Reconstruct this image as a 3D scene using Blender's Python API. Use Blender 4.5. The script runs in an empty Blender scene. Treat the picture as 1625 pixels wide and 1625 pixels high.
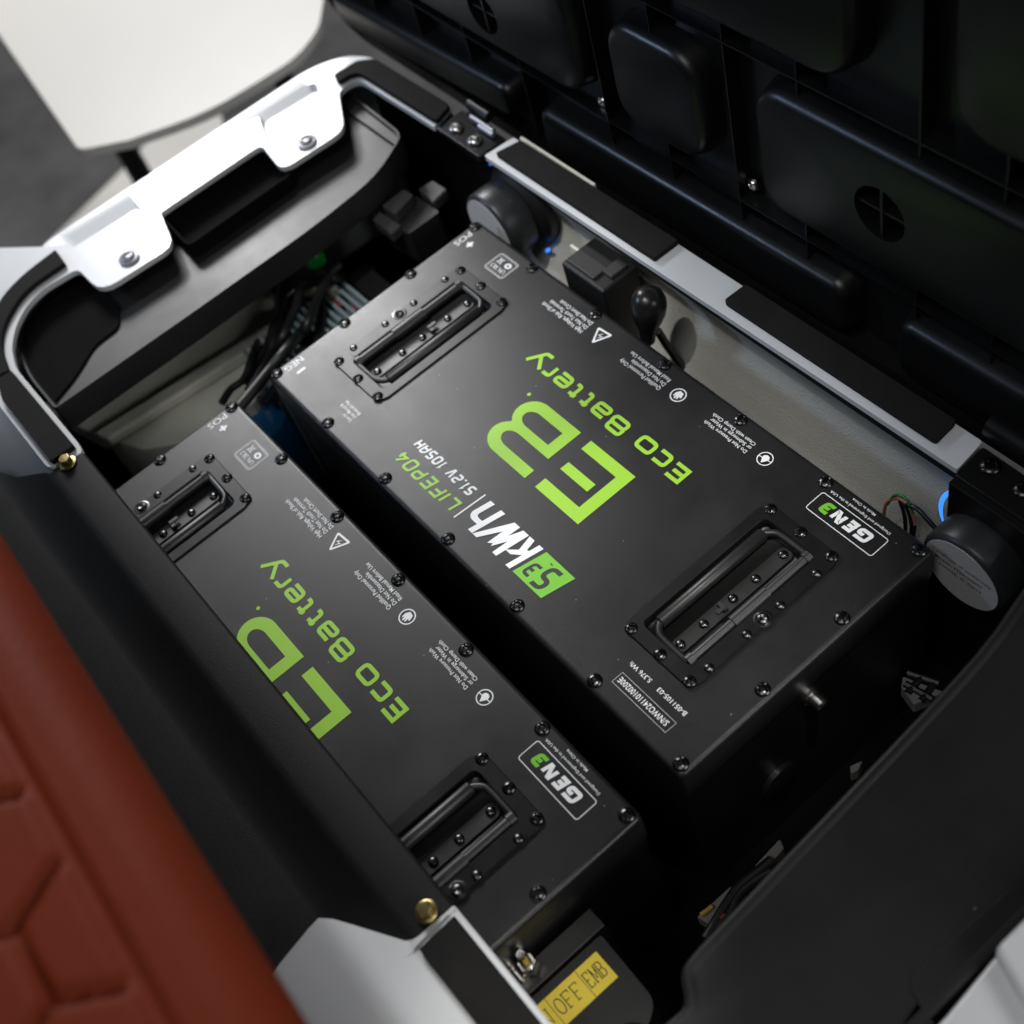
import bpy, bmesh, math, random
from mathutils import Vector, Matrix
random.seed(7)
SC = bpy.context.scene
COL = SC.collection
PI = math.pi
# ------------------------------------------------------------------ camera
R = ((0.6125388, 0.7583344, -0.2229914), (0.554675, -0.6133649, -0.5622447), (-0.5631446, 0.220709, -0.7963389))
CAM = Vector((0.8423773, -0.4032828, 0.8041405))
F = 2128.506
cd = bpy.data.cameras.new('camera')
cam = bpy.data.objects.new('camera', cd)
COL.objects.link(cam)
cam.matrix_world = Matrix(((R[0][0], -R[1][0], -R[2][0], CAM.x), (R[0][1], -R[1][1], -R[2][1], CAM.y),
                           (R[0][2], -R[1][2], -R[2][2], CAM.z), (0, 0, 0, 1)))
cd.sensor_width = 36
cd.lens = F / 1625 * 36
cd.clip_start = 0.02
cd.clip_end = 60
cd.dof.use_dof = True
cd.dof.focus_distance = 0.975
cd.dof.aperture_fstop = 4.3
cd.dof.aperture_blades = 0
SC.camera = cam


def at(px, py, z=None, y=None, x=None):
    """point of the place seen at a pixel of the photograph, on a horizontal (z) or upright (y, x) plane"""
    a, b = (px - 812.5) / F, (py - 812.5) / F
    d = Vector([R[0][i] * a + R[1][i] * b + R[2][i] for i in range(3)])
    t = (z - CAM.z) / d.z if z is not None else ((y - CAM.y) / d.y if y is not None else (x - CAM.x) / d.x)
    return CAM + d * t


# ------------------------------------------------------------------ light
w = bpy.data.worlds.new('World')
SC.world = w
w.use_nodes = True
w.node_tree.nodes['Background'].inputs[0].default_value = (0.9, 0.95, 1.0, 1)
w.node_tree.nodes['Background'].inputs[1].default_value = 0.035
SC.view_settings.view_transform = 'Standard'
SC.view_settings.look = 'None'
SC.view_settings.exposure = 0.0


def lamp(name, kind, loc, to, energy, color=(1, 1, 1), **k):
    l = bpy.data.lights.new(name, kind)
    o = bpy.data.objects.new(name, l)
    COL.objects.link(o)
    o.location = loc
    o.rotation_euler = (Vector(to) - Vector(loc)).to_track_quat('-Z', 'Y').to_euler()
    l.energy = energy
    l.color = color
    for a, v in k.items():
        setattr(l, a, v)
    return o


lamp('hall_front_spot', 'SPOT', (0.26, -0.85, 2.15), (0.05, -0.06, 0), 96, (1, 0.98, 0.95), spot_size=math.radians(10.2), spot_blend=0.7, shadow_soft_size=0.02)
lamp('hall_top_spot', 'SPOT', (0.95, -0.06, 2.25), (0.40, -0.13, 0), 98, (1, 0.98, 0.95), spot_size=math.radians(8.6), spot_blend=0.6, shadow_soft_size=0.02)
lamp('hall_left_spot', 'SPOT', (-2.15, 0.20, 1.58), (-0.10, 0.0, 0), 80, (1, 0.99, 0.97), spot_size=math.radians(17), spot_blend=0.9, shadow_soft_size=0.10)
lamp('hall_softbox', 'AREA', (-2.25, 0.56, 1.66), (0, 0, 0), 63, (0.98, 0.98, 1), shape='RECTANGLE', size=0.95, size_y=0.8)
lamp('wall_fill_spot', 'SPOT', (0.30, -0.85, 2.15), (0.27, 0.0, 0), 34, (1, 0.98, 0.95), spot_size=math.radians(11), spot_blend=0.9, shadow_soft_size=0.02)  # added fill light that lifts the beige wall
lamp('hall_ceiling_panel', 'AREA', (0.9, -1.3, 2.6), (0.3, -0.3, 0), 14.5, (0.97, 0.98, 1), shape='RECTANGLE', size=1.2, size_y=0.7)
lamp('label_fill_spot', 'SPOT', (1.05, -0.10, 2.2), (0.575, -0.40, -0.03), 95, (1, 0.97, 0.92), spot_size=math.radians(5.2), spot_blend=0.9, shadow_soft_size=0.03)  # added fill light aimed at the yellow switch label
lamp('hall_blue_lamp', 'SPOT', (-1.7, -1.9, 1.5), (0.0, 0.12, 0.12), 85, (0.55, 0.72, 1.0), spot_size=math.radians(21), spot_blend=0.8, shadow_soft_size=0.18)
lamp('hall_right_panel', 'AREA', (2.4, 0.5, 1.25), (0.4, -0.1, 0), 20, (1, 1, 1), shape='RECTANGLE', size=1.0, size_y=0.5)
lamp('hall_far_lamp', 'SPOT', (-1.6, 0.6, 2.6), (-1.3, 0.1, -0.3), 48, (1, 0.98, 0.95), spot_size=math.radians(70), spot_blend=0.8, shadow_soft_size=0.2)


# ------------------------------------------------------------------ materials
def mat(name, col, rough=0.5, metal=0.0, spec=0.5, bump=None, vary=0.0, vscale=8.0, coat=0.0, rvary=0.0, specks=0.0, emit=None):
    m = bpy.data.materials.new(name)
    m.use_nodes = True
    nt = m.node_tree
    N, L = nt.nodes, nt.links
    b = N['Principled BSDF']
    b.inputs['Base Color'].default_value = (*col, 1)
    b.inputs['Roughness'].default_value = rough
    b.inputs['Metallic'].default_value = metal
    b.inputs['Specular IOR Level'].default_value = spec
    if coat:
        b.inputs['Coat Weight'].default_value = coat
        b.inputs['Coat Roughness'].default_value = 0.12
    tc = N.new('ShaderNodeTexCoord')
    src = None
    if vary or rvary:
        n = N.new('ShaderNodeTexNoise')
        n.inputs['Scale'].default_value = vscale
        n.inputs['Detail'].default_value = 5
        n.inputs['Roughness'].default_value = 0.65
        L.new(tc.outputs['Object'], n.inputs['Vector'])
        if vary:
            mx = N.new('ShaderNodeMix')
            mx.data_type = 'RGBA'
            mr = N.new('ShaderNodeMapRange')
            mr.inputs[1].default_value = 0.3
            mr.inputs[2].default_value = 0.7
            L.new(n.outputs[0], mr.inputs[0])
            L.new(mr.outputs[0], mx.inputs[0])
            mx.inputs[6].default_value = (*[c * (1 - vary) for c in col], 1)
            mx.inputs[7].default_value = (*[min(1, c * (1 + vary)) for c in col], 1)
            src = mx.outputs[2]
            L.new(src, b.inputs['Base Color'])
        if rvary:
            mr2 = N.new('ShaderNodeMapRange')
            mr2.inputs[1].default_value = 0.3
            mr2.inputs[2].default_value = 0.7
            mr2.inputs[3].default_value = rough - rvary
            mr2.inputs[4].default_value = rough + rvary
            L.new(n.outputs[0], mr2.inputs[0])
            L.new(mr2.outputs[0], b.inputs['Roughness'])
    if specks:
        v = N.new('ShaderNodeTexVoronoi')
        v.inputs['Scale'].default_value = specks
        L.new(tc.outputs['Object'], v.inputs['Vector'])
        lt = N.new('ShaderNodeMath')
        lt.operation = 'LESS_THAN'
        lt.inputs[1].default_value = 0.035
        L.new(v.outputs['Distance'], lt.inputs[0])
        wn = N.new('ShaderNodeSeparateColor')
        L.new(v.outputs['Color'], wn.inputs[0])
        gt = N.new('ShaderNodeMath')
        gt.operation = 'GREATER_THAN'
        gt.inputs[1].default_value = 0.72
        L.new(wn.outputs[0], gt.inputs[0])
        mu = N.new('ShaderNodeMath')
        mu.operation = 'MULTIPLY'
        L.new(lt.outputs[0], mu.inputs[0])
        L.new(gt.outputs[0], mu.inputs[1])
        mx2 = N.new('ShaderNodeMix')
        mx2.data_type = 'RGBA'
        L.new(mu.outputs[0], mx2.inputs[0])
        if src:
            L.new(src, mx2.inputs[6])
        else:
            mx2.inputs[6].default_value = (*col, 1)
        mx2.inputs[7].default_value = (0.35, 0.35, 0.34, 1)
        L.new(mx2.outputs[2], b.inputs['Base Color'])
    if bump:
        sc, st, dist = bump
        n2 = N.new('ShaderNodeTexNoise')
        n2.inputs['Scale'].default_value = sc
        n2.inputs['Detail'].default_value = 3
        L.new(tc.outputs['Object'], n2.inputs['Vector'])
        bp = N.new('ShaderNodeBump')
        bp.inputs['Strength'].default_value = st
        bp.inputs['Distance'].default_value = dist
        L.new(n2.outputs[0], bp.inputs['Height'])
        L.new(bp.outputs[0], b.inputs['Normal'])
    if emit:
        b.inputs['Emission Color'].default_value = (*emit[0], 1)
        b.inputs['Emission Strength'].default_value = emit[1]
    return m


M = dict(
    plate=mat('powder_coat', (0.0115, 0.0115, 0.012), 0.36, spec=0.44, bump=(1600, 0.25, 0.0005), rvary=0.065, vary=0.2, vscale=9, specks=85),
    handle=mat('black_enamel', (0.013, 0.013, 0.0125), 0.44, spec=0.7, bump=(260, 0.06, 0.0006), rvary=0.05, vscale=40),
    handleplate=mat('black_handle_plate', (0.0055, 0.0055, 0.0053), 0.36, spec=0.38, bump=(600, 0.1, 0.0004), rvary=0.05, vscale=30),
    screw=mat('black_zinc', (0.07, 0.07, 0.07), 0.27, metal=1.0, spec=0.6),
    rivet=mat('black_rivet', (0.10, 0.10, 0.10), 0.27, metal=1.0),
    white_ink=mat('white_ink', (0.86, 0.87, 0.88), 0.5),
    green_ink=mat('green_ink', (0.32, 0.62, 0.03), 0.45),
    deep_green=mat('deep_green_ink', (0.17, 0.52, 0.03), 0.45),
    dark_ink=mat('dark_ink', (0.02, 0.02, 0.02), 0.5),
    label_black=mat('black_label', (0.016, 0.016, 0.017), 0.28),
    white=mat('white_paint', (0.68, 0.695, 0.705), 0.36, spec=0.5, coat=0.25, vary=0.015, vscale=6),
    foam=mat('black_foam', (0.012, 0.0115, 0.011), 0.85, spec=0.2, bump=(420, 0.25, 0.0012), vary=0.25, vscale=18),
    tray=mat('black_moulded_plastic', (0.015, 0.015, 0.0153), 0.47, spec=0.5, bump=(900, 0.12, 0.0004), rvary=0.06, vary=0.2, vscale=7),
    shade_black=mat('matt_shade_black', (0.004, 0.004, 0.004), 0.9, spec=0.1),  # near-black for hidden parts, also stands in for shade in hollows
    trim=mat('black_rubber', (0.010, 0.010, 0.010), 0.6, spec=0.3),
    lid=mat('black_seat_pan', (0.004, 0.0042, 0.0045), 0.37, spec=0.5, bump=(700, 0.15, 0.0004), rvary=0.08, vary=0.2, vscale=6),
    grain=mat('grained_black_plastic', (0.0085, 0.0085, 0.0087), 0.58, spec=0.22, bump=(1500, 0.5, 0.0006), vary=0.2, vscale=9),
    cover=mat('scuffed_black_plastic', (0.0095, 0.0095, 0.0097), 0.52, spec=0.3, bump=(380, 0.12, 0.0006), rvary=0.1, vary=0.3, vscale=5, specks=46),
    beige=mat('beige_textured_paint', (0.52, 0.51, 0.46), 0.55, spec=0.4, bump=(800, 1.0, 0.0014), vary=0.06, vscale=14),
    frame=mat('beige_frame_paint', (0.70, 0.69, 0.60), 0.5, bump=(120, 0.1, 0.001), vary=0.08, vscale=8),
    hinge=mat('black_steel', (0.008, 0.008, 0.0082), 0.3, metal=0.2, bump=(300, 0.05, 0.0004)),
    steel=mat('bright_steel', (0.62, 0.61, 0.58), 0.24, metal=1.0, bump=(400, 0.15, 0.0003)),
    shelf=mat('shaded_beige_paint', (0.22, 0.20, 0.18), 0.6, bump=(120, 0.1, 0.001), vary=0.15, vscale=20),  # frame beige darkened to stand for the shade of the right gap
    dullsteel=mat('dull_steel', (0.30, 0.30, 0.32), 0.45, metal=1.0, bump=(400, 0.15, 0.0003)),
    gold=mat('gold_zinc', (0.40, 0.32, 0.14), 0.32, metal=1.0, bump=(300, 0.2, 0.0003)),
    rubber=mat('black_rubber_knob', (0.010, 0.010, 0.010), 0.3, spec=0.5, bump=(200, 0.05, 0.0005)),
    magnet=mat('dark_magnet', (0.03, 0.032, 0.034), 0.38, metal=0.3, bump=(300, 0.08, 0.0004)),
    sticker=mat('grey_sticker', (0.55, 0.55, 0.54), 0.45),
    glow=mat('blue_light_ring', (0.02, 0.06, 0.4), 0.2, emit=((0.04, 0.26, 1.0), 1.3)),
    green_lamp=mat('green_indicator', (0.01, 0.10, 0.02), 0.3, emit=((0.02, 0.5, 0.06), 0.03)),
    cable=mat('black_cable', (0.016, 0.016, 0.016), 0.42, spec=0.5),
    copper=mat('salmon_wire', (0.55, 0.20, 0.12), 0.4),
    red=mat('red_wire', (0.30, 0.02, 0.02), 0.4),
    yellow_w=mat('yellow_wire', (0.55, 0.38, 0.04), 0.4),
    green_w=mat('green_wire', (0.03, 0.20, 0.05), 0.4),
    plug=mat('cream_plug', (0.62, 0.62, 0.50), 0.4),
    fin=mat('pale_blue_heatsink', (0.30, 0.39, 0.42), 0.4, metal=0.15),
    blue=mat('blue_casing', (0.006, 0.09, 0.22), 0.35),
    box=mat('black_box_plastic', (0.009, 0.009, 0.009), 0.45, bump=(500, 0.1, 0.0004)),
    greybox=mat('dark_grey_plastic', (0.035, 0.035, 0.035), 0.4, bump=(300, 0.1, 0.0005)),
    yellow=mat('yellow_label', (0.93, 0.72, 0.07), 0.4),
    leather=mat('rust_leather', (0.145, 0.0205, 0.0065), 0.6, spec=0.12, bump=(260, 0.35, 0.0012), vary=0.06, vscale=10),
    table=mat('white_laminate', (0.66, 0.64, 0.60), 0.35, vary=0.02, vscale=2),
    carpet=mat('grey_carpet', (0.085, 0.083, 0.083), 0.95, spec=0.1, bump=(150, 0.6, 0.006), vary=0.35, vscale=5),
    dark=mat('dark_steel_leg', (0.03, 0.03, 0.03), 0.4, metal=0.6),
)


# ------------------------------------------------------------------ mesh helpers
def link(name, me, m=None, parent=None, smooth=35, bevel=0, segs=2):
    o = bpy.data.objects.new(name, me)
    COL.objects.link(o)
    if m and not me.materials:
        me.materials.append(m)
    if smooth:
        for p in me.polygons:
            p.use_smooth = True
        me.set_sharp_from_angle(angle=math.radians(smooth))
    if bevel:
        md = o.modifiers.new('bevel', 'BEVEL')
        md.width = bevel
        md.segments = segs
        md.limit_method = 'ANGLE'
        md.angle_limit = math.radians(40)
        md.harden_normals = True
    if parent:
        o.parent = parent
    return o


def obj(name, bm, m=None, parent=None, **k):
    bmesh.ops.recalc_face_normals(bm, faces=bm.faces)
    me = bpy.data.meshes.new(name)
    bm.to_mesh(me)
    bm.free()
    return link(name, me, m, parent, **k)


def tag(o, label=None, cat=None, group=None, kind=None):
    for k, v in (('label', label), ('category', cat), ('group', group), ('kind', kind)):
        if v:
            o[k] = v
    return o


def thing(name, label, cat, loc=(0, 0, 0), rz=0, group=None):
    o = bpy.data.objects.new(name, None)
    COL.objects.link(o)
    o.empty_display_size = 0.02
    o.location = loc
    o.rotation_euler = (0, 0, rz)
    return tag(o, label, cat, group)


def copy(o, parent=None, loc=None):
    c = o.copy()
    COL.objects.link(c)
    if parent:
        c.parent = parent
    if loc is not None:
        c.location = loc
    return c


def copy_tree(o, parent=None):
    c = copy(o, parent)
    for ch in [k for k in ALL_CHILDREN.get(o.name, [])]:
        copy_tree(ch, c)
    return c


def box(bm, lo, hi, mtx=None):
    lo, hi = Vector(lo), Vector(hi)
    vs = [bm.verts.new((x, y, z)) for x in (lo.x, hi.x) for y in (lo.y, hi.y) for z in (lo.z, hi.z)]
    for f in ((0, 1, 3, 2), (4, 6, 7, 5), (0, 4, 5, 1), (2, 3, 7, 6), (0, 2, 6, 4), (1, 5, 7, 3)):
        bm.faces.new([vs[i] for i in f])
    if mtx:
        for v in vs:
            v.co = mtx @ v.co
    return vs


def B(*boxes):
    bm = bmesh.new()
    for b in boxes:
        box(bm, *b)
    return bm


def loops(bm, rings, cap0=True, cap1=True, closed=True):
    """skin a list of rings (lists of points) into a tube"""
    vr = [[bm.verts.new(p) for p in r] for r in rings]
    n = len(vr[0])
    for a, b in zip(vr, vr[1:]):
        for i in range(n if closed else n - 1):
            j = (i + 1) % n
            bm.faces.new((a[i], a[j], b[j], b[i]))
    if cap0:
        bm.faces.new(list(reversed(vr[0])))
    if cap1:
        bm.faces.new(vr[-1])
    return vr


def fill(bm, vloops):
    """fill flat area between closed vertex loops (outer and holes)"""
    es = []
    for l in vloops:
        for i in range(len(l)):
            a, b = l[i], l[(i + 1) % len(l)]
            e = bm.edges.get((a, b)) or bm.edges.new((a, b))
            es.append(e)
    bmesh.ops.triangle_fill(bm, use_beauty=True, use_dissolve=False, edges=es)


def P3(pts, z):
    return [(p[0], p[1], z) for p in pts]


def plate(outer, holes, z0, z1, bottom=True, skirt=None):
    bm = bmesh.new()
    top = [bm.verts.new(p) for p in P3(outer, z1)]
    bot = [bm.verts.new(p) for p in P3(skirt or outer, z0)]
    ht, hb = [], []
    for h in holes:
        ht.append([bm.verts.new(p) for p in P3(h, z1)])
        hb.append([bm.verts.new(p) for p in P3(h, z0)])
    for a, b in [(top, bot)] + list(zip(ht, hb)):
        for i in range(len(a)):
            j = (i + 1) % len(a)
            bm.faces.new((a[i], a[j], b[j], b[i]))
    fill(bm, [top] + ht)
    if bottom:
        fill(bm, [bot] + hb)
    return bm


def rrect(x0, y0, x1, y1, r, n=5):
    pts = []
    for cx, cy, a in ((x1 - r, y0 + r, -90), (x1 - r, y1 - r, 0), (x0 + r, y1 - r, 90), (x0 + r, y0 + r, 180)):
        for i in range(n + 1):
            t = math.radians(a + 90 * i / n)
            pts.append((cx + r * math.cos(t), cy + r * math.sin(t)))
    return pts


def roundpoly(pts, r, n=4):
    """round the corners of a closed 2-D polygon; r is one radius or one per corner"""
    out = []
    k = len(pts)
    for i in range(k):
        p, a, b = Vector(pts[i]).to_2d(), Vector(pts[i - 1]).to_2d(), Vector(pts[(i + 1) % k]).to_2d()
        rr = r[i] if isinstance(r, (list, tuple)) else r
        d = min(rr, (a - p).length * 0.45, (b - p).length * 0.45)
        if d < 1e-6:
            out.append(tuple(p))
            continue
        s, e = p + (a - p).normalized() * d, p + (b - p).normalized() * d
        for q in range(n + 1):
            t = q / n
            out.append(tuple(s * (1 - t) ** 2 + p * 2 * t * (1 - t) + e * t * t))
    return out


def tube(bm, pts, r, segs=10, cap=True):
    pts = [Vector(p) for p in pts]
    rr = r if isinstance(r, (list, tuple)) else [r] * len(pts)
    rings = []
    prev = None
    for i, p in enumerate(pts):
        d = (pts[min(i + 1, len(pts) - 1)] - pts[max(i - 1, 0)]).normalized()
        if prev is None:
            u = d.orthogonal().normalized()
        else:
            u = (prev - d * prev.dot(d)).normalized()
        prev = u
        v = d.cross(u)
        rings.append([p + (u * math.cos(2 * PI * k / segs) + v * math.sin(2 * PI * k / segs)) * rr[i] for k in range(segs)])
    loops(bm, rings, cap, cap)


def curve(pts, n=6):
    """Catmull-Rom through points"""
    P = [Vector(p) for p in pts]
    P = [P[0] * 2 - P[1]] + P + [P[-1] * 2 - P[-2]]
    out = []
    for i in range(1, len(P) - 2):
        for k in range(n):
            t = k / n
            a, b, c, d = P[i - 1:i + 3]
            out.append(0.5 * ((2 * b) + (c - a) * t + (2 * a - 5 * b + 4 * c - d) * t * t + (3 * b - a - 3 * c + d) * t ** 3))
    out.append(P[-2])
    return out


def lathe(bm, prof, segs=24, mtx=None):
    """profile of (radius, height) spun about z"""
    rings = [[Vector((max(r, 1e-5) * math.cos(2 * PI * k / segs), max(r, 1e-5) * math.sin(2 * PI * k / segs), h)) for k in range(segs)] for r, h in prof]
    if mtx:
        rings = [[mtx @ p for p in r] for r in rings]
    loops(bm, rings)


# ------------------------------------------------------------------ lettering
def strokes(bm, lines, sw, z=0.0, shear=0.0, base=0.0, rnd=0.0):
    for k, ln in enumerate(lines):
        pts, closed = ln if isinstance(ln, tuple) else (ln, False)
        pts = [Vector(p).to_2d() for p in pts]
        if rnd:
            q = []
            n = len(pts)
            for i in range(n):
                if not closed and i in (0, n - 1):
                    q.append(pts[i])
                    continue
                a, p, b = pts[i - 1], pts[i], pts[(i + 1) % n]
                d = min(rnd, (a - p).length * 0.48, (b - p).length * 0.48)
                s, e = p + (a - p).normalized() * d, p + (b - p).normalized() * d
                for t in (0, 0.25, 0.5, 0.75, 1):
                    q.append(s * (1 - t) ** 2 + p * 2 * t * (1 - t) + e * t * t)
            pts = q
        n = len(pts)
        L, Rr = [], []
        for i in range(n):
            p = pts[i]
            a = pts[i - 1] if (closed or i) else None
            b = pts[(i + 1) % n] if (closed or i < n - 1) else None
            d1 = (p - a).normalized() if a is not None else None
            d2 = (b - p).normalized() if b is not None else None
            if d1 is None:
                nn, s = Vector((-d2.y, d2.x)), 1
            elif d2 is None:
                nn, s = Vector((-d1.y, d1.x)), 1
            else:
                n1, n2 = Vector((-d1.y, d1.x)), Vector((-d2.y, d2.x))
                nn = (n1 + n2).normalized()
                s = 1 / max(0.45, nn.dot(n1))
            for lst, sg in ((L, 1), (Rr, -1)):
                q = p + nn * s * sg * sw / 2
                lst.append(bm.verts.new((q.x + (q.y - base) * shear, q.y, z + k * 2.5e-5)))
        for i in range(n if closed else n - 1):
            j = (i + 1) % n
            bm.faces.new((Rr[i], Rr[j], L[j], L[i]))


G = {
    'E': [[(1, 1), (0, 1), (0, 0), (1, 0)], [(0, .5), (.85, .5)]],
    'C': [[(1, 1), (0, 1), (0, 0), (1, 0)]],
    'O': [([(0, 0), (1, 0), (1, 1), (0, 1)], True)],
    'B': [([(0, 0), (1, 0), (1, .52), (0, .52)], True), [(0, .52), (0, 1), (.95, 1), (.95, .52)]],
    'a': [[(.05, 1), (1, 1), (1, 0), (0, 0), (0, .52), (1, .52)]],
    't': [[(.3, 1.25), (.3, 0), (1, 0)], [(-.1, 1), (1, 1)]],
    'e': [[(1, 0), (0, 0), (0, 1), (1, 1), (1, .5), (.1, .5)]],
    'r': [[(0, 0), (0, 1), (1, 1)]],
    'y': [[(0, 1), (.55, .12)], [(1, 1), (.42, -.3), (.0, -.3)]],
    'L': [[(0, 1), (0, 0), (1, 0)]],
    'I': [[(.5, 1), (.5, 0)]],
    'F': [[(1, 1), (0, 1), (0, 0)], [(0, .5), (.9, .5)]],
    'P': [[(0, 0), (0, 1), (1, 1), (1, .42), (0, .42)]],
    '4': [[(.6, 1), (0, .3), (1, .3)], [(.75, .62), (.75, 0)]],
    '5': [[(1, 1), (0, 1), (0, .55), (1, .55), (1, 0), (0, 0)]],
    '1': [[(.2, .8), (.6, 1), (.6, 0)]],
    '2': [[(0, 1), (1, 1), (1, .5), (0, .5), (0, 0), (1, 0)]],
    '3': [[(0, 1), (1, 1), (1, 0), (0, 0)], [(.25, .5), (1, .5)]],
    'V': [[(0, 1), (.4, 0), (.6, 0), (1, 1)]],
    '0': [([(0, 0), (1, 0), (1, 1), (0, 1)], True)],
    'A': [[(0, 0), (0, .7), (.35, 1), (1, 1), (1, 0)], [(0, .38), (1, .38)]],
    'H': [[(0, 0), (0, 1)], [(1, 0), (1, 1)], [(0, .5), (1, .5)]],
    'G': [[(1, 1), (0, 1), (0, 0), (1, 0), (1, .5), (.5, .5)]],
    'N': [[(0, 0), (0, 1), (.18, 1), (.82, 0), (1, 0), (1, 1)]],
    'k': [[(0, 0), (0, 1.15)], [(1, 1), (.1, .45)], [(.4, .6), (1, 0)]],
    'W': [[(0, 1), (.2, 0), (.5, .85), (.72, 0), (1.08, 1)]],
    'h': [[(0, 0), (0, 1.15)], [(0, .85), (.95, .85), (.95, 0)]],
    '.': [[(.5, -.08), (.5, .12)]],
}
ROUND = {'O': .25, 'C': .2, 'a': .2, 'e': .25, 'r': .2, 't': .2, 'P': .2, '5': .2, '2': .2, '3': .2, '0': .22, 'B': .22, 'G': .2, 'D': .3, 'h': .25, 'y': .12, 'A': 0.1}
MM = 0.001


def word(chars, sw, shear=0, base=0):
    """chars: (glyph, s0, t0, s1, t1) in millimetres"""
    bm = bmesh.new()
    for i, (c, x0, y0, x1, y1) in enumerate(chars):
        h = sw / 2
        f = lambda p: ((x0 + h + p[0] * (x1 - x0 - sw)) * MM, (y0 + h + p[1] * (y1 - y0 - sw)) * MM)
        ls = []
        for ln in G[c]:
            if isinstance(ln, tuple):
                ls.append(([f(p) for p in ln[0]], True))
            else:
                ls.append([f(p) for p in ln])
        strokes(bm, ls, sw * MM, z=i * 1e-6, shear=shear, base=base * MM, rnd=ROUND.get(c, 0) * (y1 - y0) * MM)
    return bm


def spread(txt, s0, s1, t0, t1, gap, wid=None):
    """place a word's glyphs evenly between s0 and s1"""
    wid = wid or {}
    tot = sum(wid.get(c, 1.0) for c in txt)
    unit = (s1 - s0 - gap * (len(txt) - 1)) / tot
    out, x = [], s0
    for c in txt:
        ww = unit * wid.get(c, 1.0)
        if c != ' ':
            out.append((c, x, t0, x + ww, t1))
        x += ww + gap
    return out


def text_mesh(lines, s0, s1, t0, t1, font_gap=1.0, align='LEFT', mirror=False, serif=False):
    """small sans print made from the built-in font, fitted to a box (mm)"""
    cu = bpy.data.curves.new('print', 'FONT')
    cu.body = lines
    cu.align_x = align
    cu.size = 1
    cu.space_line = font_gap
    cu.resolution_u = 2
    cu.offset = 0.005
    o = bpy.data.objects.new('print', cu)
    me = bpy.data.meshes.new_from_object(o)
    bpy.data.objects.remove(o)
    xs = [v.co.x for v in me.vertices]
    ys = [v.co.y for v in me.vertices]
    ax, bx, ay, by = min(xs), max(xs), min(ys), max(ys)
    for v in me.vertices:
        v.co = ((s0 + (v.co.x - ax) / (bx - ax) * (s1 - s0)) * MM, (t0 + (v.co.y - ay) / (by - ay) * (t1 - t0)) * MM, 0)
    me.materials.clear()
    return me


INKZ = 0.00025


def ink(name, src, m, parent, z=INKZ, label=None):
    if isinstance(src, bmesh.types.BMesh):
        me = bpy.data.meshes.new(name)
        src.to_mesh(me)
        src.free()
    else:
        me = src
    for p in me.polygons:
        if p.normal.z < 0:
            p.flip()
    o = link(name, me, m, parent, smooth=0)
    o.location.z = z
    if label:
        o['label'] = label
    return o


def arcpts(cx, cy, rx, ry, a0, a1, n=10):
    return [(cx + rx * math.cos(math.radians(a0 + (a1 - a0) * i / n)), cy + ry * math.sin(math.radians(a0 + (a1 - a0) * i / n))) for i in range(n + 1)]


def flat(outer, holes=(), mm=MM):
    bm = bmesh.new()
    vl = [[bm.verts.new((p[0] * mm, p[1] * mm, 0)) for p in l] for l in [outer] + list(holes)]
    if holes:
        fill(bm, vl)
    else:
        bm.faces.new(vl[0])
        bm.normal_update()
        bmesh.ops.triangulate(bm, faces=bm.faces)
    return bm


def ring(outer, inner):
    return flat(outer, [inner])


# ------------------------------------------------------------------ shared small parts
def screw_mesh(r=0.0056, h=0.0025):
    bm = bmesh.new()
    segs = 24
    rings = []
    for q, f in enumerate((1.0, 1.0, 0.93, 0.76, 0.56, 0.44, 0.30, 0.14)):
        z = -0.0002 if q == 0 else h * math.sqrt(max(0, 1 - (f * 0.985) ** 2))
        rg = []
        for k in range(segs):
            zz = z
            if q >= 4 and k % 6 in (0,):
                zz -= 0.0014
            if q >= 6:
                zz = z - 0.0014
            a = 2 * PI * k / segs + 0.4
            rg.append((r * f * math.cos(a), r * f * math.sin(a), zz))
        rings.append(rg)
    loops(bm, rings)
    bmesh.ops.recalc_face_normals(bm, faces=bm.faces)
    me = bpy.data.meshes.new('screw')
    bm.to_mesh(me)
    bm.free()
    return me


def dome_mesh(r, h):
    bm = bmesh.new()
    lathe(bm, [(r, -0.0002), (r, h * .25), (r * .9, h * .55), (r * .65, h * .85), (r * .3, h * .98), (0, h)], 14)
    bmesh.ops.recalc_face_normals(bm, faces=bm.faces)
    me = bpy.data.meshes.new('rivet')
    bm.to_mesh(me)
    bm.free()
    return me


SCREW = screw_mesh()
RIVET = dome_mesh(0.0036, 0.0022)
SCREWS = screw_mesh(0.0047, 0.0020)


def hexbolt(parent, loc, name='bolt', r=0.008, m='gold'):
    bm = bmesh.new()
    lathe(bm, [(r * 1.35, 0), (r * 1.35, .0012), (r * 1.15, .0016), (r * 1.02, .0018)], 28)
    lathe(bm, [(r * .98, .0018), (r * .98, .006), (r * .86, .0072), (0, .0074)], 6)
    o = obj(name, bm, M[m], parent, bevel=0.0004, segs=1)
    o.location = loc
    return o


# ------------------------------------------------------------------ floor and room things
floor_bm = B(((-6, -5, -0.80), (5, 6, -0.75)))
tag(obj('floor', floor_bm, M['carpet'], smooth=0), 'dark grey carpet floor of the hall', None, None, 'structure')

# ------------------------------------------------------------------ batteries
LL, WW = 0.520, 0.2365


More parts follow.
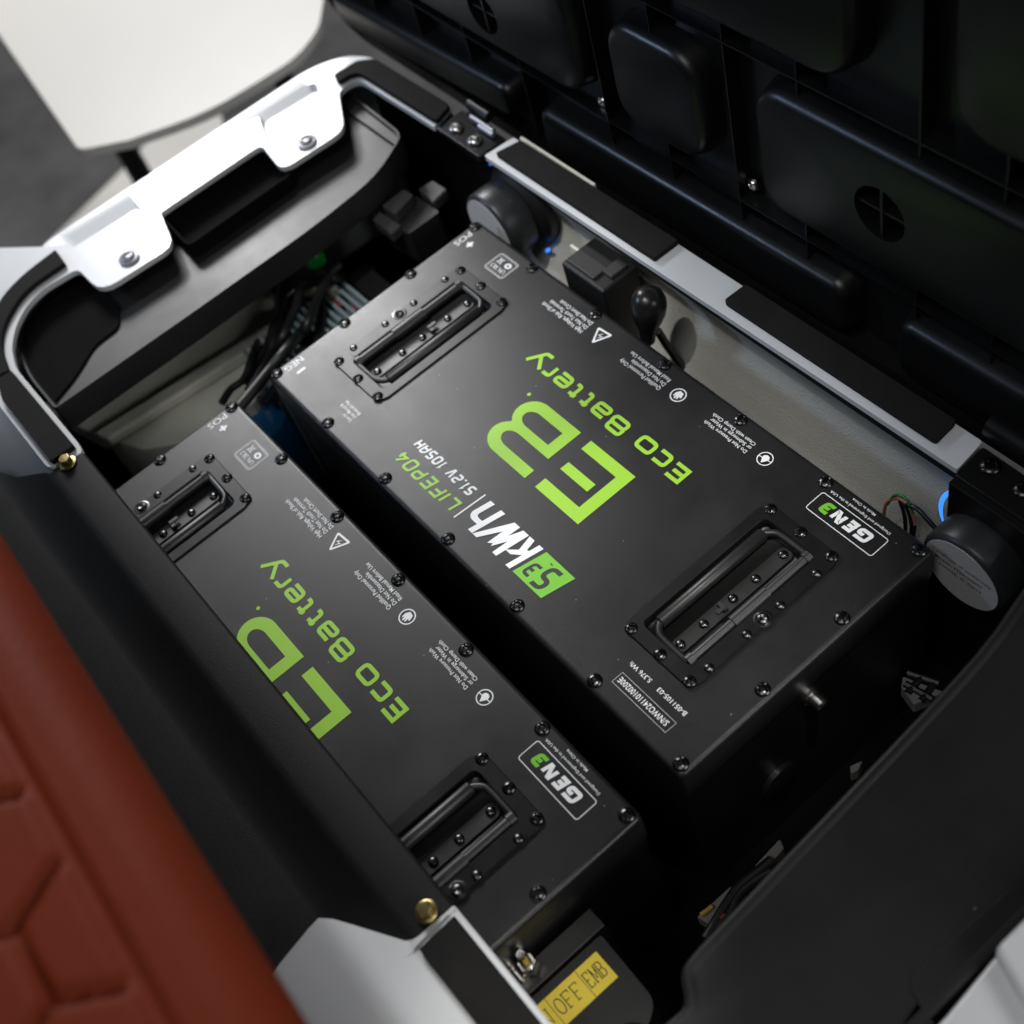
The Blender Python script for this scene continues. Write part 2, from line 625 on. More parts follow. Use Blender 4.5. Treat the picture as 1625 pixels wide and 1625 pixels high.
def make_battery():
    root = thing('battery_pack', 'x', 'battery pack', (LL, 0, 0), PI, 'battery packs in the compartment')
    # recess openings
    def recess(flip):
        pts = rrect(-28, -60, 22, 60, 6)
        cx, cy = (450.8, 117.4)
        if flip:
            pts = [(-a, -b) for a, b in pts]
            cx, cy = (75.6, 118.0)
        return [((cx + a) * MM, (cy + b) * MM) for a, b in pts]
    bm = bmesh.new()
    rg = []
    for ins, z in ((0.0046, 0), (0.0032, 0), (0.0016, -0.0005), (0.0005, -0.0018), (0, -0.0036), (0, -0.030), (0.0012, -0.0305), (0.0012, -0.205)):
        rg.append([(x, y, z) for x, y in rrect(ins, ins, LL - ins, WW - ins, 0.004, 3)])
    vr = loops(bm, rg, cap0=False)
    hl = []
    for fl in (False, True):
        h = recess(fl)
        a = [bm.verts.new(p) for p in P3(h, 0)]
        b = [bm.verts.new(p) for p in P3(h, -0.0015)]
        for i in range(len(a)):
            j = (i + 1) % len(a)
            bm.faces.new((a[i], a[j], b[j], b[i]))
        hl.append(a)
    fill(bm, [vr[0]] + hl)
    obj('case', bm, M['plate'], root, smooth=30)
    # edge screws
    first = None
    spots = [(s, 7.2) for s in (7.8, 93.4, 179.6, 264.4, 348.4, 432.6, 514.4)] + [(s, 229.5) for s in (7.8, 93.6, 179.4, 264.2, 348.5, 432.8, 514.6)]
    spots += [(s, t) for s in (8.3, 514.8) for t in (81.2, 155.4)]
    for s, t in spots:
        if first is None:
            first = link('screw', SCREW, M['screw'], root, smooth=50)
            o = first
        else:
            o = copy(first, root)
        o.location = (s * MM, t * MM, 0)
        o.rotation_euler = (0, 0, random.uniform(0, 6))
    for cx, cy, rz in ((450.8, 117.4, 0), (75.6, 118.0, PI)):
        make_handle(root, (cx * MM, cy * MM, 0), rz)
    # end stud on the short side
    bm = bmesh.new()
    lathe(bm, [(0.008, 0), (0.008, 0.002), (0.0058, 0.0024), (0.0058, 0.012), (0.0045, 0.0135), (0, 0.0135)], 20, Matrix.Rotation(-PI / 2, 4, 'Y'))
    o = obj('side_stud', bm, M['steel'], root)
    o.location = (0.0012, 0.122, -0.045)
    bm = bmesh.new()
    lathe(bm, [(0.017, 0), (0.017, 0.004), (0.013, 0.0055), (0.0, 0.0055)], 28, Matrix.Rotation(-PI / 2, 4, 'Y'))
    o = obj('terminal_cap', bm, M['rubber'], root)
    o.location = (0.0012, 0.160, -0.125)
    printing(root)
    return root


def make_handle(root, loc, rz):
    bm = bmesh.new()
    hole = [(a * MM, b * MM) for a, b in rrect(-28, -60, 22, 60, 6)]
    outer = [(a * MM, b * MM) for a, b in rrect(-37, -71.5, 36, 71.5, 11, 6)]
    # plate with rolled edge, tray walls and floor as one pressed sheet
    zt = 0.0016
    top = [bm.verts.new(p) for p in P3([(x * .985, y * .99) for x, y in outer], zt)]
    mid = [bm.verts.new(p) for p in P3([(x * .997, y * .998) for x, y in outer], zt * .6)]
    low = [bm.verts.new(p) for p in P3(outer, 0.0001)]
    h0 = [bm.verts.new(p) for p in P3(hole, zt)]
    hin = [(a * MM, b * MM) for a, b in rrect(-27, -59, 21, 59, 5)]
    h1 = [bm.verts.new(p) for p in P3(hin, zt - 0.0012)]
    h2 = [bm.verts.new(p) for p in P3(hin, -0.0066)]
    h3 = [bm.verts.new(p) for p in P3([(x * .96, y * .975) for x, y in hin], -0.0076)]
    for a, b in ((top, mid), (mid, low), (h0, h1), (h1, h2), (h2, h3)):
        for i in range(len(a)):
            j = (i + 1) % len(a)
            bm.faces.new((a[i], a[j], b[j], b[i]))
    fill(bm, [top, h0])
    bm.faces.new(h3)
    pl = obj('handle_plate', bm, M['handleplate'], root, smooth=40)
    pl.location = loc
    pl.rotation_euler = (0, 0, rz)
    for i, (a, b) in enumerate([(x, y) for x in (29.4, 0, -29.4) for y in (-67.3, 67.3)]):
        o = link('screw', SCREWS, M['screw'], pl, smooth=50)
        o.location = (a * MM, b * MM, zt)
        o.rotation_euler = (0, 0, random.uniform(0, 6))
    for a, b in ((31.4, -51.4), (31.4, -16.2), (31.6, 15.2), (31.6, 50.0)):
        o = link('rivet', RIVET, M['rivet'], pl, smooth=60)
        o.location = (a * MM, b * MM, zt)
    # lock screw in a shallow cup
    bm = bmesh.new()
    lathe(bm, [(.0068, 0), (.0068, .0004), (.0056, .0006), (.0050, .0001), (.0042, .0003), (.0038, .0014), (.0024, .002), (0, .0012)], 18)
    o = obj('lock_screw', bm, M['rivet'], pl)
    o.location = (30.6 * MM, 0, zt)
    # hinge spring plate lying on the outer strip
    bm = plate(roundpoly([(22.5 * MM, -56 * MM), (34.6 * MM, -56 * MM), (34.6 * MM, 56 * MM), (22.5 * MM, 56 * MM)], 0.003), [], zt - .0002, zt + .0004)
    obj('hinge_leaf', bm, M['handleplate'], pl, smooth=30)
    # riveted strip on the recess floor with a small hook
    bm = plate([(x * MM, y * MM) for x, y in rrect(-5.5, -55, 6.5, 55, 5)], [], -.0077, -.0064)
    box(bm, (-3 * MM, -12 * MM, -.0064), (5 * MM, -8.5 * MM, -.0030))
    box(bm, (1 * MM, -17 * MM, -.0038), (4 * MM, -9 * MM, -.0022))
    obj('floor_strip', bm, M['handle'], pl, smooth=30, bevel=.0005)
    for b in (-50, -28, 0, 22, 49):
        o = link('rivet', RIVET, M['rivet'], pl, smooth=60)
        o.location = (.5 * MM, b * MM, -.0064)
    # folding grip loop
    bm = bmesh.new()
    ax, gx, zz = 17.0, -19.5, -.0006
    path = [(ax, -57, zz), (ax - 3, -57.5, zz), (6, -57.5, zz), (-10, -57, zz), (-15.5, -54.5, zz), (gx, -49, zz), (gx, -40, zz)]
    p1 = curve([(x * MM, y * MM, z) for x, y, z in path], 4)
    tube(bm, p1, .0027, 8)
    obj('loop_arm', bm, M['handle'], pl, smooth=60)
    bm = bmesh.new()
    tube(bm, [(p[0], -p[1], p[2]) for p in p1], .0027, 8)
    obj('loop_arm', bm, M['handle'], pl, smooth=60)
    bm = bmesh.new()
    tube(bm, [(gx * MM, -50 * MM, zz), (gx * MM, -49.2 * MM, zz), (gx * MM, 49.2 * MM, zz), (gx * MM, 50 * MM, zz)], [.0040, .0048, .0048, .0040], 16)
    obj('grip', bm, M['handle'], pl, smooth=60)
    bm = bmesh.new()
    tube(bm, [(ax * MM, -58 * MM, zz), (ax * MM, 58 * MM, zz)], .0038, 12)
    for y0, y1, rr in ((-58, -53, .0050), (53, 58, .0050), (-16, 17, .0053)):
        tube(bm, [(ax * MM, y0 * MM, zz), (ax * MM, y1 * MM, zz)], rr, 14)
    obj('hinge_tube', bm, M['handle'], pl, smooth=60)


def printing(root):
    W_, Gn = M['white_ink'], M['green_ink']
    # big two letter mark
    e = flat([(200, 96), (251.5, 96), (251.5, 106.2), (211, 106.2), (211, 143), (251, 143), (251, 153.6), (200, 153.6)])
    bm = e
    vs = [bm.verts.new((x * MM, y * MM, 0)) for x, y in ((217.3, 121), (249.2, 121), (249.2, 129.6), (217.3, 129.6))]
    bm.faces.new(vs)
    ink('large_letter', bm, Gn, root, label='large green letter E')
    out = [(263.4, 96)] + arcpts(304, 112.2, 17.8, 16.2, -90, 52, 12) + arcpts(304, 138.2, 17.8, 15.6, -48, 90, 12) + [(263.4, 153.8), (263.4, 144.2)]
    out += arcpts(300.5, 137, 10.5, 7.2, 90, -90, 10) + [(263.4, 129.8)]
    hole = [(274, 106.2)] + arcpts(302, 113.7, 10.3, 7.5, -90, 90, 10) + [(274, 121.2)]
    ink('large_letter', flat(out, [hole]), Gn, root, label='large green letter B')
    ink('registered_dot', flat(arcpts(325.2, 98.6, 1.7, 1.7, 0, 350, 11)), Gn, root)
    # brand line
    ch = [('E', 171.5, 64.5, 187.5, 80.2), ('C', 190.3, 64.0, 205, 77.4), ('O', 207.2, 63.6, 225, 77.2), ('B', 238, 64.5, 256.5, 80.4),
          ('a', 259.5, 64.0, 276, 77.6), ('t', 279.5, 64.0, 290, 77.4), ('t', 293.5, 64.0, 304, 77.4), ('e', 306.5, 63.8, 322.5, 77.4),
          ('r', 326, 64.0, 337, 77.6), ('y', 337.5, 63.2, 357.5, 78.4)]
    ink('brand_lettering', word(ch, 3.3), Gn, root)
    # capacity block
    ink('capacity_badge', flat([(165.6, 185.6), (198.8, 185.4), (204.8, 213.4), (171.4, 213.5)]), M['deep_green'], root)
    d = word([('5', 172, 189, 184.5, 211.5)], 3.7, .2, 185)
    ink('capacity_digit', d, M['dark_ink'], root, z=INKZ + .0001)
    d = word([('.', 184.6, 188.4, 188.6, 196)], 2.6, .2, 185)
    ink('capacity_digit', d, M['dark_ink'], root, z=INKZ + .0001)
    d = word([('3', 186.6, 196, 195.5, 209.5)], 2.6, .2, 185)
    ink('capacity_digit', d, M['dark_ink'], root, z=INKZ + .0001)
    k = bmesh.new()
    sk = lambda x, y: (x + (y - 185.2) * .2, y)
    def poly(pts):
        vs = [k.verts.new((sk(x, y)[0] * MM, sk(x, y)[1] * MM, poly.z)) for x, y in pts]
        poly.z += 2e-5
        k.faces.new(vs)
    poly.z = 0
    poly([(202.4, 185.2), (207.4, 185.2), (207.4, 213.6), (202.4, 213.6)])
    poly([(206, 193.4), (209.5, 194.5), (219.5, 205.2), (213.6, 205.2), (206, 198.6)])
    poly([(208.2, 196.5), (213, 185.2), (218.8, 185.2), (212.6, 199.5)])
    poly([(218.6, 213.6), (223.4, 213.6), (225.6, 193.5), (224.6, 185.2), (219.8, 185.2)])
    poly([(219.8, 185.2), (226.4, 185.2), (231.5, 206), (229, 211)])
    poly([(227.8, 206), (233.4, 211), (235.8, 193.5), (234.6, 185.2), (230.4, 185.2)])
    poly([(230.4, 185.2), (237, 185.2), (248, 213.6), (242.8, 213.6)])
    poly([(248.5, 185.2), (253.6, 185.2), (253.6, 213.6), (248.5, 213.6)])
    hs = arcpts(259.2, 199.6, 7.4, 6.4, 90, 0, 7) + [(266.6, 185.2), (261.4, 185.2)] + arcpts(257.6, 198.6, 3.8, 2.9, 0, 90, 5) + [(253, 201.5), (253, 206)]
    poly(hs)
    k.normal_update()
    bmesh.ops.triangulate(k, faces=k.faces)
    ink('unit_lettering', k, W_, root)
    ink('divider_line', flat([(273.6, 184.4), (275, 184.4), (277.0, 214.4), (275.6, 214.4)]), W_, root)
    wd = {'I': .35, '1': .6, '.': .3, ' ': .55}
    ink('chemistry_lettering', word(spread('LIFEP04', 281.5, 358.5, 201.5, 214, 2.2, wd), 2.3, .2, 201), Gn, root)
    ink('voltage_lettering', word(spread('51.2V 105AH', 282, 356.5, 185.4, 194.8, 1.3, wd), 1.9, .2, 185), W_, root)
    # generation box
    ink('frame_line', ring(rrect(27.4, 14.5, 89, 32.9, 2.2), rrect(28.0, 15.1, 88.4, 32.3, 1.7)), W_, root)
    ink('generation_lettering', word([('G', 36.2, 18.2, 48, 28.4), ('E', 49.6, 18.2, 58.2, 28.4), ('N', 59.8, 18.2, 69.6, 28.4)], 2.8, .2, 18), W_, root)
    ink('generation_digit', word([('3', 70.8, 18.2, 80, 28.4)], 2.8, .2, 18), M['deep_green'], root)
    T = lambda *a, **k: ink('fine_print', text_mesh(*a, **k), W_, root)
    T('Designed and Engineered in the USA', 30.7, 85.4, 8.9, 11.7)
    T('Made in China', 48.5, 69.4, 4.4, 6.6)
    # warnings
    T('High Voltage, Risk of Shock\nDo Not Touch Terminals\nDo Not Short Circuit', 342.5, 394, 14.4, 29.6)
    T('Qualified Personnel Only\nDo Not Disassemble\nRead Manual Before Use', 248.5, 295.5, 14.2, 28.6)
    T('Do Not Pressure Wash\nor Submerge in Water\nClean with Damp Cloth', 154.7, 199.2, 14.2, 27.4)
    tri = roundpoly([(319.2, 13.4), (336, 14.8), (326.8, 30.6)], 2.5, 3)
    tri2 = roundpoly([(322, 15.4), (333.4, 16.4), (327.0, 27.0)], 1.2, 3)
    bm = ring(tri, tri2)
    bm.faces.new([bm.verts.new((x * MM, y * MM, 0)) for x, y in ((327.9, 24.4), (324.8, 19.8), (327.4, 20.2), (326.6, 20.8))])
    bm.faces.new([bm.verts.new((x * MM, y * MM, 0)) for x, y in ((327.2, 20.6), (329.8, 20.8), (326.2, 16.8), (327.6, 19.6))])
    ink('hazard_triangle', bm, W_, root)
    bm = ring(arcpts(233.2, 21.4, 6.7, 6.7, 0, 345, 23), arcpts(233.2, 21.4, 5.7, 5.7, 0, 345, 23))
    bm2 = [(230.6, 18), (234.6, 17.2), (236.6, 20.4), (236.4, 24), (235.4, 24.2), (234.8, 22.4), (234.4, 25.4), (233.2, 25.6), (232.8, 22.6), (232.2, 25.2), (231.0, 25.0), (231.2, 22.0), (229.6, 22.8), (229.2, 21.6)]
    f = bm.faces.new([bm.verts.new((x * MM, y * MM, 0)) for x, y in bm2])
    bm.normal_update()
    bmesh.ops.triangulate(bm, faces=[f])
    ink('hand_symbol', bm, W_, root)
    bm = ring(arcpts(140.2, 21, 6.3, 6.3, 0, 345, 23), arcpts(140.2, 21, 5.5, 5.5, 0, 345, 23))
    f = bm.faces.new([bm.verts.new((x * MM, y * MM, 0)) for x, y in [(140.2, 25.6)] + arcpts(140.2, 20.2, 2.9, 2.7, 20, -200, 12)])
    bm.normal_update()
    bmesh.ops.triangulate(bm, faces=[f])
    bm.faces.new([bm.verts.new((x * MM, y * MM, 3e-5)) for x, y in ((134.6, 20.2), (145.8, 21.2), (145.8, 21.9), (134.6, 20.9))])
    ink('drop_symbol', bm, W_, root)
    # transport mark
    bm = ring(rrect(443.6, 12.2, 469, 33.2, 3), rrect(444.1, 12.7, 468.5, 32.7, 2.6))
    ink('frame_line', bm, W_, root)
    ink('frame_line', ring(rrect(445.0, 13.6, 467.6, 31.8, 2), rrect(445.3, 13.9, 467.3, 31.5, 1.8)), W_, root)
    T('UN 38.3', 447.6, 465.2, 24.6, 29.2)
    bm = ring(arcpts(451.2, 19.4, 3.7, 3.3, 0, 315, 7), arcpts(451.2, 19.4, 1.5, 1.3, 0, 315, 7))
    ink('recycle_symbol', bm, W_, root)
    bm = bmesh.new()
    strokes(bm, [[(458.4 * MM, 22.6 * MM), (464.6 * MM, 16 * MM)], [(464.6 * MM, 22.6 * MM), (458.4 * MM, 16 * MM)], ([(459.4 * MM, 21.8 * MM), (463.6 * MM, 21.8 * MM), (462.8 * MM, 17 * MM), (460.2 * MM, 17 * MM)], True)], .55 * MM)
    ink('bin_symbol', bm, W_, root)
    # terminals: read along the short edge
    for txt, t0, t1 in (('POS', 15, 33.2), ('NEG', 204, 222)):
        me = text_mesh(txt, 0, t1 - t0, 0, 6.6)
        for v in me.vertices:
            x, y = v.co.x, v.co.y
            v.co = (.5143 - y, t0 * MM + x, 0)
        ink('terminal_lettering', me, W_, root)
    bm = flat([(497, 23.2), (499, 23.2), (499, 20.8), (501.6, 20.8), (501.6, 23.2), (503.8, 23.2), (503.8, 25.6), (501.6, 25.6), (501.6, 28), (499, 28), (499, 25.6), (497, 25.6)])
    ink('plus_sign', bm, W_, root)
    ink('minus_sign', flat(rrect(498.6, 208.4, 501.2, 217.4, 1.1)), W_, root)
    # model and serial numbers
    T('B-051105-03', 31.0, 58.0, 201.6, 205.2)
    T('5,376 Wh', 65.6, 86.0, 201.0, 205.0)
    bm = bmesh.new()
    box(bm, (30.6 * MM, 211.6 * MM, -.0001), (84.8 * MM, 222 * MM, .0002))
    lb = obj('serial_label', bm, M['label_black'], root, smooth=0, bevel=.0001, segs=1)
    ink('label_outline', ring([(30.8, 211.8), (84.6, 211.8), (84.6, 221.8), (30.8, 221.8)], [(31.1, 212.1), (84.3, 212.1), (84.3, 221.5), (31.1, 221.5)]), M['sticker'], lb, z=INKZ)
    ink('serial_number', text_mesh('S/NWO24110100200E', 34.4, 82.4, 214.4, 219), W_, lb)
    T('Scan for\nUser Manual &\nBluetooth App', 418.4, 440.2, 203.6, 217)


bat = make_battery()
bat['label'] = 'black battery pack beside the beige wall, all its green and white printing in view'


def children_map():
    m = {}
    for o in bpy.data.objects:
        if o.parent:
            m.setdefault(o.parent.name, []).append(o)
    return m


ALL_CHILDREN = children_map()
bat2 = copy_tree(bat)
bat2.location = (LL + .0023, -.2712, .002)
bat2['label'] = 'black battery pack half hidden under the black front panel, its large green letters cut off'

# ------------------------------------------------------------------ cart body
ZR = 0.035
body = thing('golf_cart_body', 'white golf cart seat base with black foam strips round its open battery compartment', 'golf cart', (0, 0, -.2))


def part(name, bm, m, parent=None, **k):
    """mesh given in place coordinates, hung on a thing whose base sits elsewhere"""
    o = obj(name, bm, M[m], None, **k)
    parent = parent or body
    off = Vector(parent.location)
    for v in o.data.vertices:
        v.co -= off
    o.parent = parent
    return o


def sub(name, bm, m, par, **k):
    o = obj(name, bm, M[m], None, **k)
    off = Vector(par.location)
    q = par
    while q.parent:
        q = q.parent
        off += Vector(q.location)
    for v in o.data.vertices:
        v.co -= off
    o.parent = par
    return o


# left white rim with two screw tabs and two sunken trays
outer = [(-.026, -.427), (-.125, -.427), (-.19, -.420), (-.24, -.390), (-.262, -.345), (-.286, -.300), (-.282, -.209), (-.280, -.108), (-.277, .009), (-.262, .042), (-.236, .0585), (-.105, .0605), (-.095, .033)]
inner = [(-.202, .0305), (-.214, .030), (-.2205, .022), (-.219, .006), (-.166, -.023), (-.170, -.095), (-.220, -.087), (-.222, -.204), (-.171, -.218), (-.176, -.296), (-.224, -.2965), (-.228, -.333), (-.222, -.353), (-.207, -.372), (-.184, -.388), (-.157, -.3965), (-.030, -.3955), (-.019, -.3975)]
rim = roundpoly(outer + inner, [.008, 0, 0, 0, 0, .01, 0, 0, 0.02, .02, .02, .002, .002] + [.006, .008, .008, .010, .014, .014, .008, .004, .014, .018, .008, .01, .01, .01, .01, .01, .004, .004], 4)
rec1 = roundpoly([(-.272, -.289), (-.208, -.284), (-.205, -.219), (-.265, -.212)], .008, 3)
rec2 = roundpoly([(-.261, -.065), (-.209, -.084), (-.207, -.019), (-.254, .001)], .008, 3)
n_out = 0
bm = bmesh.new()
top = [bm.verts.new(p) for p in P3(rim, ZR)]
bot = [bm.verts.new(p) for p in P3(rim, ZR - .0055)]
for i in range(len(top)):
    j = (i + 1) % len(top)
    bm.faces.new((top[i], top[j], bot[j], bot[i]))
hv = []
for rc in (rec1, rec2):
    cx, cy = sum(p[0] for p in rc) / len(rc), sum(p[1] for p in rc) / len(rc)
    a = [bm.verts.new(p) for p in P3(rc, ZR)]
    xa, xb = min(p[0] for p in rc), max(p[0] for p in rc)
    fl = [(xb - .022 + (p[0] - xa) / (xb - xa) * .0195, cy + (p[1] - cy) * .84) for p in rc]
    b = [bm.verts.new(p) for p in P3(fl, ZR - .024)]
    for i in range(len(a)):
        j = (i + 1) % len(a)
        bm.faces.new((a[i], a[j], b[j], b[i]))
    bm.faces.new(b)
    hv.append(a)
fill(bm, [top] + hv)
fill(bm, [bot])
rim_o = part('side_rim', bm, 'white', bevel=.0028, segs=3, smooth=50)
# outer flank of that rim flaring to the floor side
k = len(roundpoly(outer, [.008, 0, 0, 0, 0, .01, 0, 0, 0.02, .02, .02, .002, .002], 4))
oo = [(-.026, -.4255), (-.125, -.4255), (-.19, -.4185), (-.239, -.389), (-.2605, -.345), (-.2845, -.300), (-.2805, -.209), (-.2785, -.108), (-.2755, .009), (-.2605, .041), (-.235, .0575), (-.105, .0595)]
fl1 = [(-.026, -.432), (-.13, -.437), (-.205, -.442), (-.275, -.425), (-.315, -.375), (-.298, -.302), (-.292, -.209), (-.290, -.108), (-.287, .011), (-.268, .045), (-.236, .0615), (-.105, .0635)]
fl2 = [(-.026, -.455), (-.15, -.47), (-.25, -.49), (-.36, -.46), (-.42, -.385), (-.306, -.30), (-.298, -.209), (-.296, -.108), (-.293, .013), (-.272, .048), (-.236, .064), (-.105, .066)]
bm = bmesh.new()
loops(bm, [P3(oo, ZR - .004), P3(fl1, ZR - .03), P3(fl2, ZR - .085), P3(fl2, -.5)], False, False, closed=False)
part('side_flank', bm, 'white', smooth=60)
bm = plate(roundpoly([tuple(at(*p, z=.022).to_2d()) for p in ((82, 388), (-90, 392), (-140, 560), (0, 520), (20, 470), (50, 425))], .004, 2), [], -.02, .020)
part('fender_ledge', bm, 'white', bevel=.004, segs=3, smooth=50)
# tray tab screws
for px in ((205, 410), (487, 226)):
    p = at(*px, z=ZR + .001)
    bm = bmesh.new()
    lathe(bm, [(.0098, 0), (.0098, .0012), (.0080, .0020), (.0076, .0021)], 24)
    o = obj('tab_screw', bm, M['dullsteel'], body)
    o.location = p - Vector(body.location)
    h = link('screw_head', SCREW, None, o, smooth=50)
    h.location = (0, 0, .002)
    h.scale = (1.25, 1.25, 1.1)
    h.data = SCREW.copy()
    h.data.materials.clear()
    h.data.materials.append(M['dullsteel'])


def pad(pts, z0=ZR, h=.006, name='foam_strip', r=.003):
    bm = plate(roundpoly(pts, r, 3), [], z0 + .0003, z0 + h)
    return part(name, bm, 'foam', bevel=.0012, smooth=40)


pad([(-.2385, .0145), (-.236, .042), (-.222, .0555), (-.10, .0585), (-.0935, .036), (-.2, .0335), (-.2175, .0325), (-.2235, .026), (-.2245, .012)], r=.005)
arc_o = [(-.259, -.300), (-.254, -.342), (-.238, -.375), (-.20, -.404), (-.156, -.415)]
arc_i = [(-.153, -.402), (-.186, -.394), (-.212, -.377), (-.232, -.345), (-.234, -.302)]
pad(curve([(*p, 0) for p in arc_o], 4) + curve([(*p, 0) for p in arc_i], 4), r=0)
pad([(-.152, -.415), (-.150, -.4005), (-.026, -.3995), (-.027, -.422), (-.125, -.422)], r=.002)
# rear rail
bm = plate(roundpoly([(-.024, .0375), (.502, .0405), (.499, .0695), (-.021, .0695)], .002, 2), [], ZR - .006, ZR)
part('rear_rail', bm, 'white', bevel=.0012, smooth=40)
for rx in ((.62, .9),):
    bm = plate([(rx[0], .0405), (rx[1], .0405), (rx[1], .0695), (rx[0], .0695)], [], ZR - .006, ZR)
    part('rear_rail', bm, 'white', bevel=.0012, smooth=40)
pad([(-.012, .043), (-.006, .0675), (.197, .0688), (.1965, .0435)], h=.0055, r=.002)
pad([(.2725, .0465), (.2735, .0688), (.477, .0688), (.4785, .0465)], h=.0055, r=.003)
bm = B(((-.012, .0702, .022), (.090, .0730, ZR + .0035)))
part('rail_edge_highlight', bm, 'frame', bevel=.0008)  # pale strip painted in for the lit back edge of the rail
bm = B(((-.03, .0415, .020), (.512, .0455, ZR - .0062)))
part('rubber_seal', bm, 'trim', bevel=.001)
# rear wall, a pressed panel with a bulge
prof = [(.046, .028), (.0475, .014), (.055, -.004), (.062, -.022), (.0615, -.036), (.054, -.055), (.043, -.075), (.032, -.10), (.030, -.24)]
prof = [(p.x, p.y) for p in curve([(*p, 0) for p in prof], 4)]
bm = bmesh.new()
loops(bm, [[(x, y, z) for y, z in prof] for x in (-.02, .1, .2, .3, .4, .46, .512)], False, False, closed=False)
part('rear_wall', bm, 'beige', smooth=60)
bm = B(((-.262, .0545, -.2), (-.030, .0575, .026)))
part('rear_shade_sheet', bm, 'shade_black')  # black sheet added to keep the space behind the tray end dark
bm = B(((-.30, .080, -.4), (.85, .085, -.08)))
part('rear_backing', bm, 'shade_black')

# hinges
hg = part('hinge', B(((-.0915, .0330, ZR - .006), (-.0255, .064, ZR + .0004))), 'hinge', bevel=.001)
bm = bmesh.new()
tube(bm, [(-.083, .069, ZR + .008), (-.052, .069, ZR + .008)], .0052, 14)
box(bm, (-.081, .0625, ZR), (-.055, .070, ZR + .004))
sub('hinge_barrel', bm, 'hinge', hg, bevel=.0004)
bm = bmesh.new()
tube(bm, [(-.070, .0600, ZR + .005), (-.036, .0600, ZR + .005)], .0028, 12)
tube(bm, [(-.055, .0575, ZR + .0035), (-.034, .0575, ZR + .0035)], .0030, 12)
sub('hinge_pin', bm, 'dullsteel', hg, smooth=50)
for px in ((724, 204), (753, 224)):
    p = at(*px, z=ZR + .001)
    bm = bmesh.new()
    lathe(bm, [(.0068, 0), (.0068, .0010), (.0056, .0032), (.0034, .0040), (.0030, .0026), (0, .0026)], 20, Matrix.Translation(p))
    sub('hinge_screw', bm, 'steel', hg, smooth=45)
bm = plate(roundpoly([(.503, .036), (.640, .036), (.640, .062), (.5015, .066)], .003, 2), [], ZR - .012, ZR + .0006)
hr = part('hinge', bm, 'hinge', bevel=.001)
bm = bmesh.new()
box(bm, (.5035, .030, -.24), (.64, .0375, ZR - .002))
box(bm, (.488, .0245, -.24), (.64, .0295, -.062))
sub('hinge_flange', bm, 'hinge', hr, bevel=.001)
for px in ((1572, 741), (1625, 778)):
    p = at(*px, z=ZR + .001)
    bm = bmesh.new()
    lathe(bm, [(.0072, 0), (.0072, .0008), (.0060, .0022), (.0040, .0028), (.0036, .0016), (0, .0016)], 22, Matrix.Translation(p))
    sub('hinge_screw', bm, 'screw', hr, smooth=45)
bm = bmesh.new()
tube(bm, [(.497, .079, ZR + .008), (.66, .079, ZR + .008)], .009, 16)
sub('hinge_barrel', bm, 'hinge', hr, smooth=50)

# white front right corner
cp = [(-.397, ZR - .03), (-.3965, ZR - .002), (-.3985, ZR), (-.430, ZR), (-.450, ZR + .0050), (-.4575, ZR + .0062), (-.464, ZR + .0052), (-.472, ZR + .0010), (-.500, ZR - .016), (-.530, ZR - .040), (-.55, -.03), (-.58, -.3)]
bm = bmesh.new()
rings = []
for x in (0, .06, .2, .35):
    r_ = []
    for i, (y, z) in enumerate(cp):
        x0 = .497 if y >= -.43 else max(.447, .497 - (-.43 - y) * 1.55)
        if y < -.465:
            x0 = .4465 - (-.465 - y) * .12
        r_.append((x0 + x, y, z))
    rings.append(r_)
loops(bm, rings, False, False, closed=False)
vs0 = [v for v in bm.verts]
bm.faces.new([bm.verts[i] for i in range(len(cp))] if not bm.verts.ensure_lookup_table() else None)
part('front_corner', bm, 'white', smooth=55)
bm = bmesh.new()
tube(bm, [(.4985, -.3975, ZR - .0003), (.5005, -.425, ZR - .0002), (.503, -.444, ZR + .0022)], [.0016, .0014, .0006], 10)
part('corner_bead', bm, 'white', smooth=60)
pad([(.5045, -.4005), (.5055, -.4285), (.86, -.4275), (.86, -.4005)], r=.001, h=.005)

# white body on the far right
bm = bmesh.new()
pr = [(.7275, .10), (.7278, -.195), (.731, -.235), (.733, -.41), (.90, -.41), (.90, .10)]
bm = plate(pr, [], -.05, ZR + .002)
part('right_flank', bm, 'white', bevel=.003, smooth=50)
bm = plate([(.7265, .10), (.7265, -.195), (.80, -.22), (.90, -.22), (.90, .10)], [], ZR + .0022, ZR + .016)
part('right_shoulder', bm, 'white', bevel=.006, segs=4, smooth=60)

# ------------------------------------------------------------------ compartment floor and chassis
tag(obj('compartment_floor', B(((-.45, -.50, -.245), (.74, .08, -.206))), M['shade_black'], smooth=0), 'black floor of the battery compartment', None, None, 'structure')
ch = thing('chassis_frame', 'beige painted steel frame rail low down between the storage tray and the batteries', 'frame rail', (-.2, -.16, -.2))
def zpoly(pts, z):
    return [tuple(at(*p, z=z).to_2d()) for p in pts]


